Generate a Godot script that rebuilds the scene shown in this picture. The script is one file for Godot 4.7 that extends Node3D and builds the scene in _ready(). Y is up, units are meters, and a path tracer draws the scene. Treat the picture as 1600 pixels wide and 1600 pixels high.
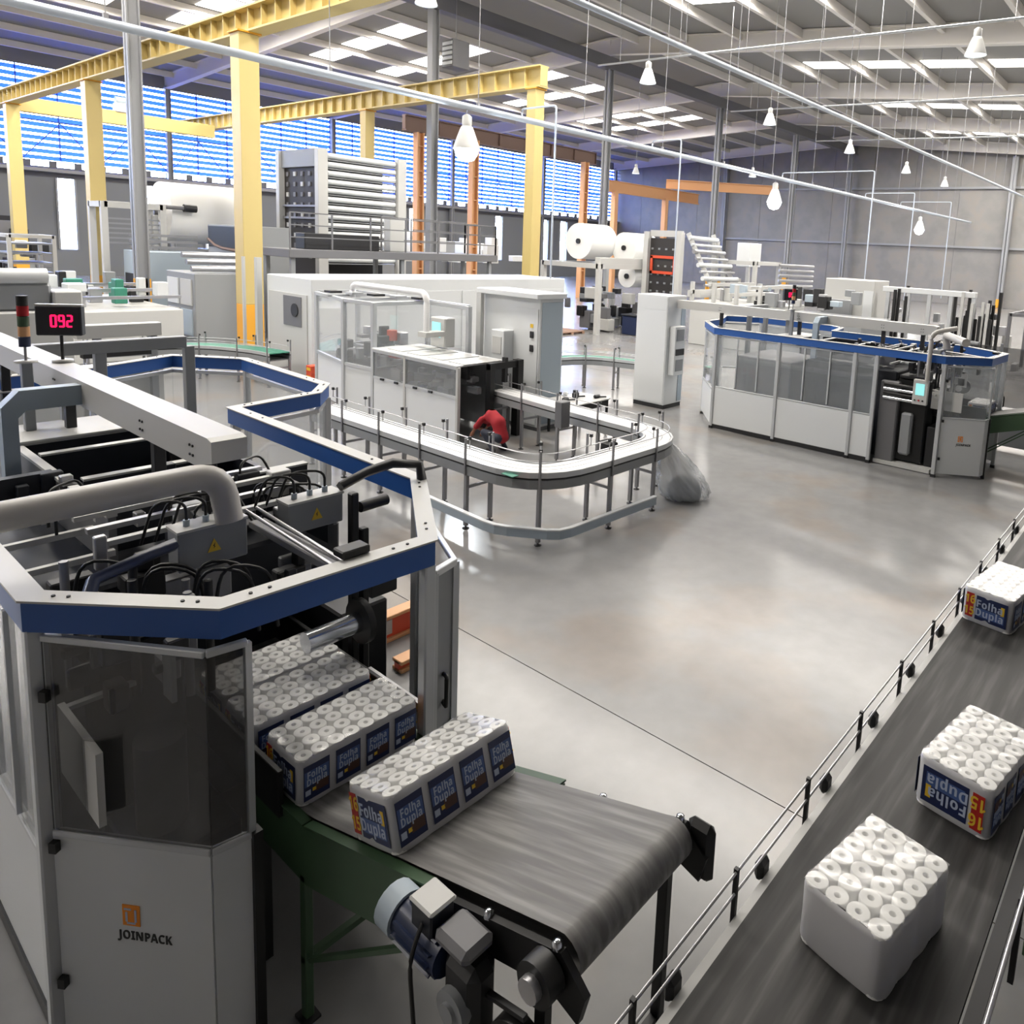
extends Node3D
# A paper-converting hall seen from a gallery. +X runs to the right and away, -Z to the left and away; floor at y = 0.

var M := {}            # materials by name
var T := Transform3D() # world -> node space of the thing being built
var used := {}

# ---------------------------------------------------------------- helpers
func mat(n: String, c: Color, rough := 0.6, metal := 0.0) -> StandardMaterial3D:
	var m := StandardMaterial3D.new()
	m.albedo_color = c; m.roughness = rough; m.metallic = metal
	M[n] = m
	return m

func noise_tex(seed_: int, freq: float, cols: Array, offs: Array, size := 512, octaves := 5) -> NoiseTexture2D:
	var f := FastNoiseLite.new(); f.seed = seed_; f.frequency = freq; f.fractal_octaves = octaves
	var t := NoiseTexture2D.new(); t.width = size; t.height = size; t.seamless = true; t.noise = f
	var g := Gradient.new(); g.colors = PackedColorArray(cols); g.offsets = PackedFloat32Array(offs)
	t.color_ramp = g
	return t

# power-floated concrete: cloudy greys, brownish traffic stains, fine speckle
func concrete_texture() -> ImageTexture:
	var n := 1024
	var im := Image.create(n, n, false, Image.FORMAT_RGB8)
	var layers := []
	for q in [[31, 3.0, 4], [32, 5.0, 5], [33, 40.0, 3], [34, 9.0, 4]]:
		var f := FastNoiseLite.new(); f.seed = q[0]; f.frequency = q[1] / n; f.fractal_octaves = q[2]
		layers.append(f.get_seamless_image(n, n).get_data())
	for y in n:
		for x in n:
			var i := y * n + x
			var c: float = layers[0][i] / 255.0; var st: float = layers[1][i] / 255.0; var sp: float = layers[2][i] / 255.0; var w: float = layers[3][i] / 255.0
			var v := 0.50 + 0.05 * (c - 0.5) + 0.025 * (w - 0.5) + 0.03 * (sp - 0.5)
			var k := smoothstep(0.52, 0.85, st) * (0.5 + 0.5 * w)
			im.set_pixel(x, y, Color(v + 0.018 * k, v - 0.012 * k, v - 0.04 * k))
	im.generate_mipmaps()
	return ImageTexture.create_from_image(im)

func new_st() -> SurfaceTool:
	var s := SurfaceTool.new(); s.begin(Mesh.PRIMITIVE_TRIANGLES); s.set_smooth_group(-1)
	return s

func tri(s: SurfaceTool, a: Vector3, b: Vector3, c: Vector3):
	s.add_vertex(T * a); s.add_vertex(T * b); s.add_vertex(T * c)

func quad(s: SurfaceTool, a: Vector3, b: Vector3, c: Vector3, d: Vector3):
	tri(s, a, b, c); tri(s, a, c, d)

# box with chamfered edges; b turns it about its centre
func box(s: SurfaceTool, c: Vector3, size: Vector3, b := Basis(), ch := 0.0):
	s.set_smooth_group(-1)
	var h := size * 0.5
	if ch <= 0.0:
		var p: Array[Vector3] = []
		for i in 8:
			p.append(c + b * Vector3(h.x if i & 1 else -h.x, h.y if i & 2 else -h.y, h.z if i & 4 else -h.z))
		quad(s, p[0], p[2], p[3], p[1]); quad(s, p[5], p[7], p[6], p[4])
		quad(s, p[4], p[6], p[2], p[0]); quad(s, p[1], p[3], p[7], p[5])
		quad(s, p[2], p[6], p[7], p[3]); quad(s, p[4], p[0], p[1], p[5])
		return
	ch = min(ch, min(h.x, min(h.y, h.z)) * 0.9)
	var k := h - Vector3(ch, ch, ch)
	var v := {}
	for i in 8:
		var sg := Vector3(1 if i & 1 else -1, 1 if i & 2 else -1, 1 if i & 4 else -1)
		v[[i, 0]] = c + b * (sg * Vector3(h.x, k.y, k.z))
		v[[i, 1]] = c + b * (sg * Vector3(k.x, h.y, k.z))
		v[[i, 2]] = c + b * (sg * Vector3(k.x, k.y, h.z))
	for ax in 3:
		var u := 1 << ((ax + 1) % 3); var w := 1 << ((ax + 2) % 3); var a := 1 << ax
		quad(s, v[[0, ax]], v[[u, ax]], v[[u | w, ax]], v[[w, ax]])
		quad(s, v[[a, ax]], v[[a | w, ax]], v[[a | u | w, ax]], v[[a | u, ax]])
		var o1 := (ax + 1) % 3; var o2 := (ax + 2) % 3
		for j in 4: # edges along ax
			var e := (u if j & 1 else 0) | (w if j & 2 else 0)
			if j == 0 or j == 3:
				quad(s, v[[e, o1]], v[[e, o2]], v[[e | a, o2]], v[[e | a, o1]])
			else:
				quad(s, v[[e, o2]], v[[e, o1]], v[[e | a, o1]], v[[e | a, o2]])
	for i in 8:
		var n := (1 if i & 1 else 0) + (1 if i & 2 else 0) + (1 if i & 4 else 0)
		if n % 2 == 0: tri(s, v[[i, 0]], v[[i, 2]], v[[i, 1]])
		else: tri(s, v[[i, 0]], v[[i, 1]], v[[i, 2]])

# box given by two opposite corners
func bb(s: SurfaceTool, a: Vector3, b: Vector3, ch := 0.0):
	box(s, (a + b) * 0.5, (b - a).abs(), Basis(), ch)

func along(a: Vector3, b: Vector3) -> Basis:
	var z := (b - a).normalized()
	var up := Vector3.UP if absf(z.y) < 0.99 else Vector3.RIGHT
	var x := up.cross(z).normalized()
	return Basis(x, z.cross(x), z)

# square bar from a to b, w wide and h high
func bar(s: SurfaceTool, a: Vector3, b: Vector3, w: float, h: float, ch := 0.0):
	box(s, (a + b) * 0.5, Vector3(w, h, a.distance_to(b)), along(a, b), ch)

func tube(s: SurfaceTool, pts: Array, r: float, n := 8, closed := false):
	var rings := []
	var m := pts.size()
	for i in m:
		var d: Vector3
		if closed: d = (pts[(i + 1) % m] - pts[(i - 1 + m) % m])
		elif i == 0: d = pts[1] - pts[0]
		elif i == m - 1: d = pts[i] - pts[i - 1]
		else: d = (pts[i + 1] - pts[i]).normalized() + (pts[i] - pts[i - 1]).normalized()
		var b := along(Vector3.ZERO, d)
		var ring := []
		for k in n: ring.append(pts[i] + b * (Vector3(cos(TAU * k / n), sin(TAU * k / n), 0) * r))
		rings.append(ring)
	s.set_smooth_group(1)
	for i in (m if closed else m - 1):
		var p = rings[i]; var q = rings[(i + 1) % m]
		for k in n: quad(s, p[k], p[(k + 1) % n], q[(k + 1) % n], q[k])
	if not closed:
		s.set_smooth_group(-1)
		for k in range(1, n - 1):
			tri(s, rings[0][0], rings[0][k + 1], rings[0][k]); tri(s, rings[m - 1][0], rings[m - 1][k], rings[m - 1][k + 1])

func cyl(s: SurfaceTool, a: Vector3, b: Vector3, r: float, n := 12): tube(s, [a, b], r, n)

# smooth bend through corner points with radius rr
func bent(pts: Array, rr: float, k := 5) -> Array:
	var out := [pts[0]]
	for i in range(1, pts.size() - 1):
		var p: Vector3 = pts[i]
		var a: Vector3 = p + (pts[i - 1] - p).normalized() * minf(rr, pts[i - 1].distance_to(p) * 0.49)
		var b: Vector3 = p + (pts[i + 1] - p).normalized() * minf(rr, pts[i + 1].distance_to(p) * 0.49)
		for j in k + 1:
			var t := float(j) / k
			out.append(a.lerp(p, t).lerp(p.lerp(b, t), t))
	out.append(pts[-1])
	return out

# surface of revolution about a vertical axis, profile of Vector2(radius, height)
func lathe(s: SurfaceTool, c: Vector3, prof: Array, n := 16, smooth := true):
	s.set_smooth_group(1 if smooth else -1)
	for i in prof.size() - 1:
		for k in n:
			var a0 := TAU * k / n; var a1 := TAU * (k + 1) / n
			var p: Vector2 = prof[i]; var q: Vector2 = prof[i + 1]
			var v0 := c + Vector3(cos(a0) * p.x, p.y, sin(a0) * p.x); var v1 := c + Vector3(cos(a1) * p.x, p.y, sin(a1) * p.x)
			var w0 := c + Vector3(cos(a0) * q.x, q.y, sin(a0) * q.x); var w1 := c + Vector3(cos(a1) * q.x, q.y, sin(a1) * q.x)
			if p.x > 0.0001: tri(s, v0, w1, v1)
			if q.x > 0.0001: tri(s, v0, w0, w1)

# flat-sided strip following a path of Vector2(x, z); offsets o0..o1 sideways, heights y0..y1
func strip(s: SurfaceTool, path: Array, o0: float, o1: float, y0: float, y1: float, closed := false, only := -1):
	s.set_smooth_group(-1)
	var m := path.size()
	var L := []; var R := []
	for i in m:
		var p: Vector2 = path[i]
		var a: Vector2 = path[i - 1] if i > 0 else (path[m - 1] if closed else p - (path[1] - p))
		var b: Vector2 = path[i + 1] if i < m - 1 else (path[0] if closed else p + (p - path[i - 1]))
		var n1 := (p - a).normalized(); var n2 := (b - p).normalized()
		var nn := (n1 + n2).normalized(); var perp := Vector2(-nn.y, nn.x)
		var k := 1.0 / maxf(0.4, perp.dot(Vector2(-n1.y, n1.x)))
		L.append(p + perp * o0 * k); R.append(p + perp * o1 * k)
	for i in (m if closed else m - 1):
		if only >= 0 and i != only: continue
		var j := (i + 1) % m
		var a := Vector3(L[i].x, y1, L[i].y); var b := Vector3(R[i].x, y1, R[i].y)
		var c := Vector3(R[j].x, y1, R[j].y); var d := Vector3(L[j].x, y1, L[j].y)
		var dn := Vector3(0, y0 - y1, 0)
		quad(s, a, b, c, d); quad(s, a + dn, d + dn, c + dn, b + dn)
		quad(s, a, d, d + dn, a + dn); quad(s, b, b + dn, c + dn, c)
		if not closed and i == 0: quad(s, a, a + dn, b + dn, b)
		if not closed and i == m - 2: quad(s, d, c, c + dn, d + dn)

# polygon (Vector2 list, in the plane u, v at origin o) thickened along w
func plate(s: SurfaceTool, poly: Array, o: Vector3, u: Vector3, v: Vector3, w: Vector3):
	s.set_smooth_group(-1)
	var idx := Geometry2D.triangulate_polygon(PackedVector2Array(poly))
	for i in range(0, idx.size(), 3):
		var a: Vector2 = poly[idx[i]]; var b: Vector2 = poly[idx[i + 1]]; var c: Vector2 = poly[idx[i + 2]]
		tri(s, o + u * a.x + v * a.y, o + u * b.x + v * b.y, o + u * c.x + v * c.y)
		tri(s, o + w + u * a.x + v * a.y, o + w + u * c.x + v * c.y, o + w + u * b.x + v * b.y)
	for i in poly.size():
		var p: Vector2 = poly[i]; var q: Vector2 = poly[(i + 1) % poly.size()]
		quad(s, o + u * p.x + v * p.y, o + u * q.x + v * q.y, o + w + u * q.x + v * q.y, o + w + u * p.x + v * p.y)

func obj(called: String, s: SurfaceTool, m: String, parent: Node, label := "") -> MeshInstance3D:
	s.generate_normals()
	var o := MeshInstance3D.new()
	o.mesh = s.commit(); o.material_override = M[m]; o.name = called
	parent.add_child(o, true)
	if label: o.set_meta("label", label)
	return o

func numbered(called: String) -> String:
	if not used.has(called):
		used[called] = 0
		return called
	used[called] += 1
	return "%s_%03d" % [called, used[called]]

func tag(o: Node, label: String, cat: String, group := ""):
	o.set_meta("label", label); o.set_meta("category", cat)
	if group: o.set_meta("group", group)

# a Node3D at a thing's base; meshes built after it are given in world coordinates
func thing(called: String, label: String, cat: String, at: Vector3, group := "", turn := 0.0) -> Node3D:
	var o := Node3D.new(); o.name = numbered(called); add_child(o)
	o.position = at; o.rotation.y = turn
	T = o.transform.affine_inverse()
	tag(o, label, cat, group)
	return o

func local(): T = Transform3D()

func struct(called: String, s: SurfaceTool, m: String) -> MeshInstance3D:
	var o := obj(called, s, m, self); o.set_meta("kind", "structure")
	return o

func struct_node(called: String) -> Node3D:
	var o := Node3D.new(); o.name = called; add_child(o); o.set_meta("kind", "structure")
	T = Transform3D()
	return o

func copy(o: Node3D, at: Vector3, turn: float, label: String) -> Node3D:
	var base := String(o.name).rstrip("0123456789").trim_suffix("_")
	var r: Node3D = o.duplicate(); r.name = numbered(base); add_child(r)
	r.position = at; r.rotation.y = turn
	if label: r.set_meta("label", label)
	return r

func text(called: String, what: String, h: float, depth: float, m: String, parent: Node, xf: Transform3D, squeeze := 1.0, serif := false) -> MeshInstance3D:
	var t := TextMesh.new()
	var f := SystemFont.new(); f.font_names = PackedStringArray(["Droid Serif" if serif else "Droid Sans"]); f.font_weight = 700
	t.font = f; t.text = what; t.font_size = 64; t.pixel_size = h / 46.0; t.depth = depth; t.curve_step = 4.0
	var o := MeshInstance3D.new(); o.mesh = t; o.material_override = M[m]; o.name = called
	parent.add_child(o, true)
	o.transform = T * xf * Transform3D(Basis.from_scale(Vector3(squeeze, 1, 1)), Vector3.ZERO)
	return o

func V(x: float, y: float, z: float) -> Vector3: return Vector3(x, y, z)

# ---------------------------------------------------------------- scene
func _ready():
	stage()
	materials()
	shell()
	roof()
	columns()
	cranes()
	pipes()
	lamps()
	wrapping_machine(V(0, 0, 0), false)
	wrapping_machine(V(18.35, 0, 0.5), true)
	exit_conveyor(V(0, 0, 0), "green framed inclined belt conveyor carrying paper roll packs out of the dark machine")
	exit_conveyor(V(18.35, 0, 0.12), "green framed belt conveyor at the end of the machine with the open doorway")
	transfer_belt()
	packs()
	curved_conveyor()
	glass_machine()
	cabinets()
	small_things()
	back_machines()
	person()

func stage():
	var cam := Camera3D.new(); cam.name = "camera"; add_child(cam)
	# level of the gallery 5.5 m; lens shifted so that verticals stay nearly upright
	var right := V(0.614845, 0.0508711, 0.787006); var down := V(-0.0794878, -0.988838, 0.126017); var fwd := V(0.784632, -0.140038, -0.603939)
	cam.transform = Transform3D(Basis(right, -down, -fwd).orthonormalized(), V(0, 5.5, 0))
	var near := 0.05; var f := 1144.39
	cam.projection = Camera3D.PROJECTION_FRUSTUM
	cam.size = near * 1600.0 / f
	cam.near = near; cam.far = 400.0
	cam.frustum_offset = Vector2((800.0 - 989.23) / f, -(800.0 - 549.01) / f) * near
	cam.current = true
	var env := Environment.new()
	env.background_mode = Environment.BG_SKY
	var sm := ProceduralSkyMaterial.new()
	sm.sky_top_color = Color(0.52, 0.66, 0.92); sm.sky_horizon_color = Color(0.86, 0.92, 1.0)
	sm.ground_bottom_color = Color(0.3, 0.3, 0.3); sm.ground_horizon_color = Color(0.6, 0.62, 0.64)
	sm.sky_energy_multiplier = 5.0; sm.ground_energy_multiplier = 3.0
	var sky := Sky.new(); sky.sky_material = sm
	env.sky = sky
	env.tonemap_mode = Environment.TONE_MAPPER_LINEAR
	env.tonemap_exposure = 0.84
	env.sdfgi_enabled = true; env.ssao_enabled = true; env.ssil_enabled = true
	var we := WorldEnvironment.new(); we.environment = env; we.name = "environment"; add_child(we)
	# daylight falling in through each strip of roof lights
	for q in ROWS_R:
		var l: float = q[2] * 4.96 - 0.6; var zc: float = q[1] + (q[2] - 1) * 2.48
		skylight_lamp(V(q[0], roof_r(zc) - 0.35, zc), 2.4, l, -0.0947, 2.4 * l * DAYLIGHT)
	for x in ROWS_L:
		skylight_lamp(V(x, roof_l(-60.95) - 0.35, -60.95), 2.4, 15.0, 0.058, 2.4 * 15.0 * DAYLIGHT)

func skylight_lamp(at: Vector3, w: float, l: float, tilt: float, e: float):
	var a := AreaLight3D.new(); a.name = "daylight_strip"; add_child(a, true)
	a.area_size = Vector2(w, l); a.light_energy = e / 9.87; a.light_color = Color(1.0, 0.975, 0.94)
	a.area_range = 140.0; a.area_attenuation = 2.0
	a.shadow_enabled = true
	a.position = at; a.rotation = V(-PI / 2 - tilt, 0, 0)

func materials():
	mat("white", Color(0.81, 0.82, 0.825), 0.38)
	mat("white_soft", Color(0.84, 0.84, 0.83), 0.7)
	mat("light_grey", Color(0.72, 0.72, 0.71), 0.45)
	mat("grey", Color(0.52, 0.53, 0.54), 0.5)
	mat("blue_grey", Color(0.62, 0.67, 0.71), 0.5)
	mat("mid_grey", Color(0.4, 0.4, 0.41), 0.55)
	mat("dark", Color(0.11, 0.11, 0.12), 0.5)
	mat("black", Color(0.045, 0.045, 0.05), 0.5)
	mat("navy_black", Color(0.085, 0.1, 0.135), 0.45)
	mat("blue", Color(0.16, 0.34, 0.62), 0.35)
	mat("motor_blue", Color(0.1, 0.15, 0.27), 0.4)
	mat("yellow", Color(0.74, 0.66, 0.42), 0.5)
	mat("yellow_strong", Color(0.84, 0.6, 0.16), 0.5)
	mat("orange", Color(0.8, 0.6, 0.42), 0.5)
	mat("orange_red", Color(0.8, 0.3, 0.18), 0.5)
	mat("red", Color(0.62, 0.08, 0.12), 0.8)
	mat("green", Color(0.2, 0.3, 0.2), 0.5)
	mat("green_belt", Color(0.2, 0.48, 0.4), 0.5)
	mat("steel", Color(0.7, 0.7, 0.71), 0.32, 0.75)
	mat("steel_dull", Color(0.55, 0.55, 0.56), 0.45, 0.6)
	mat("alu", Color(0.76, 0.77, 0.78), 0.35, 0.45)
	mat("chrome", Color(0.85, 0.86, 0.88), 0.18, 1.0)
	mat("duct", Color(0.68, 0.67, 0.655), 0.4)
	mat("pipe", Color(0.7, 0.73, 0.77), 0.35, 0.2)
	mat("pvc", Color(0.9, 0.9, 0.9), 0.3)
	mat("rubber", Color(0.07, 0.07, 0.075), 0.6)
	mat("brown", Color(0.45, 0.36, 0.32), 0.6)
	mat("paper", Color(0.9, 0.9, 0.89), 0.85)
	mat("card", Color(0.62, 0.5, 0.42), 0.8)
	mat("skin", Color(0.62, 0.42, 0.33), 0.6)
	mat("print_blue", Color(0.26, 0.35, 0.55), 0.35)
	mat("print_navy", Color(0.11, 0.15, 0.3), 0.35)
	mat("print_red", Color(0.66, 0.14, 0.12), 0.35)
	mat("print_yellow", Color(0.85, 0.7, 0.2), 0.35)
	mat("print_white", Color(0.66, 0.7, 0.78), 0.35)
	mat("print_brown", Color(0.3, 0.2, 0.17), 0.35)
	mat("logo_orange", Color(0.93, 0.55, 0.06), 0.4)
	mat("poly", Color(0.73, 0.73, 0.74), 0.3)
	var m: StandardMaterial3D
	# painted wall sheeting
	m = mat("wall", Color(1, 1, 1), 0.75)
	m.albedo_texture = noise_tex(5, 0.012, [Color(0.5, 0.492, 0.483), Color(0.525, 0.516, 0.505), Color(0.54, 0.52, 0.5)], [0.2, 0.55, 0.8], 512, 4)
	m.uv1_triplanar = true; m.uv1_world_triplanar = true; m.uv1_scale = V(0.05, 0.05, 0.05)
	mat("wall_steel", Color(0.44, 0.45, 0.46), 0.6)
	mat("roof_deck", Color(0.52, 0.515, 0.505), 0.7)
	mat("girder", Color(0.86, 0.845, 0.82), 0.6)
	mat("column", Color(0.54, 0.545, 0.555), 0.5)
	mat("roller_rack", Color(0.16, 0.15, 0.15), 0.6)
	m = mat("louver", Color(0.46, 0.63, 0.92), 0.45)
	m.backlight_enabled = true; m.backlight = Color(0.4, 0.58, 0.92)
	# polished concrete: grey with brown traffic stains and a little haze
	m = mat("floor", Color(1, 1, 1), 0.3)
	m.albedo_texture = concrete_texture()
	m.uv1_triplanar = true; m.uv1_world_triplanar = true; m.uv1_scale = V(0.05, 0.05, 0.05)
	m.roughness = 0.23
	mat("joint", Color(0.3, 0.29, 0.28), 0.9)
	# conveyor belts with lengthwise scuffing
	m = mat("belt", Color(1, 1, 1), 0.55)
	m.albedo_texture = noise_tex(21, 0.02, [Color(0.34, 0.335, 0.33), Color(0.42, 0.415, 0.41), Color(0.5, 0.5, 0.49)], [0.3, 0.55, 0.8], 512, 4)
	m.uv1_triplanar = true; m.uv1_world_triplanar = true; m.uv1_scale = V(1.1, 0.4, 0.07)
	m = mat("belt_dark", Color(1, 1, 1), 0.6)
	m.albedo_texture = noise_tex(22, 0.02, [Color(0.13, 0.128, 0.125), Color(0.2, 0.197, 0.193), Color(0.29, 0.285, 0.28)], [0.3, 0.55, 0.8], 512, 4)
	m.uv1_triplanar = true; m.uv1_world_triplanar = true; m.uv1_scale = V(0.06, 0.4, 0.9)
	m = mat("belt_white", Color(0.84, 0.84, 0.84), 0.4)
	# clear guards
	m = mat("glass", Color(0.72, 0.75, 0.77, 0.16), 0.04)
	m.transparency = BaseMaterial3D.TRANSPARENCY_ALPHA
	m = mat("smoked", Color(0.28, 0.28, 0.28, 0.5), 0.04)
	m.transparency = BaseMaterial3D.TRANSPARENCY_ALPHA
	m = mat("film", Color(0.95, 0.95, 0.95, 0.2), 0.2)
	m.transparency = BaseMaterial3D.TRANSPARENCY_ALPHA
	m = mat("bag_film", Color(0.7, 0.72, 0.74, 0.42), 0.22)
	m.transparency = BaseMaterial3D.TRANSPARENCY_ALPHA
	glow("sky_panel", Color(1.0, 0.985, 0.96), 3.0)
	glow("bulb", Color(0.95, 0.98, 1.0), 14.0)
	glow("bulb_dim", Color(0.95, 0.98, 1.0), 2.6)
	glow("led_pink", Color(1.0, 0.08, 0.32), 2.4)
	glow("led_blue", Color(0.45, 0.5, 1.0), 1.4)
	glow("hmi", Color(0.55, 0.85, 0.85), 0.9)

func glow(n: String, c: Color, e: float):
	var m := mat(n, c, 0.5)
	m.emission_enabled = true; m.emission = c; m.emission_energy_multiplier = e

const DAYLIGHT := 125.0 # light through the roof panes, per square metre
const ROWS_R := [[-9.0, -37.5, 5], [9.5, -37.5, 6], [27.0, -32.5, 6], [42.0, -27.6, 8], [61.5, -27.6, 8], [80.0, -27.6, 8], [98.0, -27.6, 8]] # x, first z, panes
const ROWS_L := [-8.0, 1.0, 8.0, 20.0, 26.5, 38.5, 45.5, 56.0, 62.5, 75.5, 81.5]
const ORD := ["first", "second", "third", "fourth", "fifth", "sixth", "seventh", "eighth", "ninth", "tenth", "eleventh"]
const GRID := [14.3, 32.1, 50.5, 68.9, 87.3, 105.7]
func roof_r(z: float) -> float: return 23.3 - 0.095 * (z + 43.0)
func roof_l(z: float) -> float: return 23.3 - 0.058 * (-43.0 - z)
func roof_y(z: float) -> float: return roof_r(z) if z > -43.0 else roof_l(z)

func shell():
	var s: SurfaceTool
	var fl := struct_node("floor")
	s = new_st(); bb(s, V(-12.5, -0.6, -89), V(108.5, -0.05, 14.5)); obj("sub_base", s, "joint", fl)
	var xs := [-12.5, 6.36, 24.76, 43.16, 61.56, 79.96, 98.36, 108.5]
	var zs := [-89.0, -64.0, -39.0, 14.5]
	for i in xs.size() - 1:
		for j in zs.size() - 1:
			s = new_st(); bb(s, V(xs[i] + 0.007, -0.05, zs[j] + 0.007), V(xs[i + 1] - 0.007, 0, zs[j + 1] - 0.007)); obj("slab", s, "floor", fl)
	# far right wall: sheeting panels on girts
	var wr := struct_node("wall_right")
	s = new_st(); bb(s, V(107.3, 0, -89), V(107.8, 24, 14.5)); obj("backing", s, "mid_grey", wr)
	for j in 17:
		var z := -88.4 + j * 6.05
		var yt := minf(roof_y(z + 0.05), roof_y(z + 6.0)) - 0.1
		s = new_st(); bb(s, V(107.2, 0.02, z + 0.02), V(107.29, 7.9, z + 6.03)); obj("panel", s, "wall", wr)
		s = new_st(); bb(s, V(107.2, 7.94, z + 0.02), V(107.29, yt, z + 6.03)); obj("panel", s, "wall", wr)
	for y in [7.7, 15.6]:
		s = new_st(); bb(s, V(106.85, y, -88), V(107.2, y + 0.3, 14)); obj("girt", s, "column", wr)
	# walls behind the camera
	s = new_st(); bb(s, V(-12.9, 0, -89), V(-12.5, 24, 14.5)); struct("wall_left", s, "wall")
	s = new_st(); bb(s, V(-12.9, 0, 14.1), V(107.8, 24, 14.6)); struct("wall_front", s, "wall")
	# long side wall: sheeting with tall daylight slots below, blue louvres above
	var wb := struct_node("wall_back")
	var slots := [[22.4, 23.9], [29.4, 30.7], [35.6, 36.6], [38.4, 40.6], [45.6, 48.2], [62.0, 63.4], [77.6, 79.2], [87.8, 89.4], [92.2, 94.0]]
	s = new_st(); bb(s, V(-12.9, 0, -88.6), V(108, 2.5, -88.2)); obj("lower_panel", s, "wall_steel", wb)
	var x := -12.9
	for sl in slots + [[108.0, 108.0]]:
		s = new_st(); bb(s, V(x, 2.5, -88.6), V(sl[0], 9.3, -88.2)); obj("panel", s, "wall_steel", wb)
		if sl[0] < 107:
			for e in [sl[0], sl[1]]:
				s = new_st(); bb(s, V(e - 0.08, 2.5, -88.3), V(e + 0.08, 9.3, -88.0)); obj("jamb", s, "column", wb)
		x = sl[1]
	s = new_st(); bb(s, V(-12.9, 9.3, -88.6), V(108, 10.3, -88.2)); obj("lintel", s, "mid_grey", wb)
	s = new_st(); bb(s, V(-12.9, 9.75, -88.2), V(108, 10.15, -87.3), 0.05); obj("gutter", s, "steel_dull", wb)
	for k in 60:
		s = new_st(); bb(s, V(-10 + k * 2.0, 10.3, -88.5), V(-9.4 + k * 2.0, 10.85, -88.3)); obj("bracket", s, "mid_grey", wb)
	s = new_st(); bb(s, V(-12.9, 19.4, -88.6), V(108, 21.2, -88.2)); obj("eaves_panel", s, "roof_deck", wb)
	var slat := new_st()
	box(slat, Vector3.ZERO, V(18.4, 0.4, 0.05), Basis(Vector3.RIGHT, 0.35))
	slat.generate_normals(); var slat_mesh := slat.commit()
	for b in 7:
		var x0 := -4.7 + b * 18.4 if b > 0 else -4.7
		for k in 14:
			var o := MeshInstance3D.new(); o.mesh = slat_mesh; o.material_override = M["louver"]; o.name = "louver_slat"
			wb.add_child(o, true); o.position = V(x0 + 9.2 - 0.02 * (k % 2), 11.1 + k * 0.61, -88.4)
		for k in 6:
			s = new_st(); bb(s, V(x0 + k * 3.067 - 0.05, 10.9, -88.3), V(x0 + k * 3.067 + 0.05, 19.4, -88.2)); obj("mullion", s, "blue", wb)
		for k in 3:
			s = new_st()
			var xa := x0 + k * 6.133
			bar(s, V(xa, 10.8, -87.9), V(xa + 3.07, 14.4, -87.9), 0.09, 0.09); bar(s, V(xa + 3.07, 14.4, -87.9), V(xa + 6.13, 10.8, -87.9), 0.09, 0.09)
			obj("brace", s, "blue", wb)
		s = new_st(); bb(s, V(x0, 14.4, -87.96), V(x0 + 18.4, 14.52, -87.84)); obj("wind_rail", s, "blue", wb)

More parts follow.
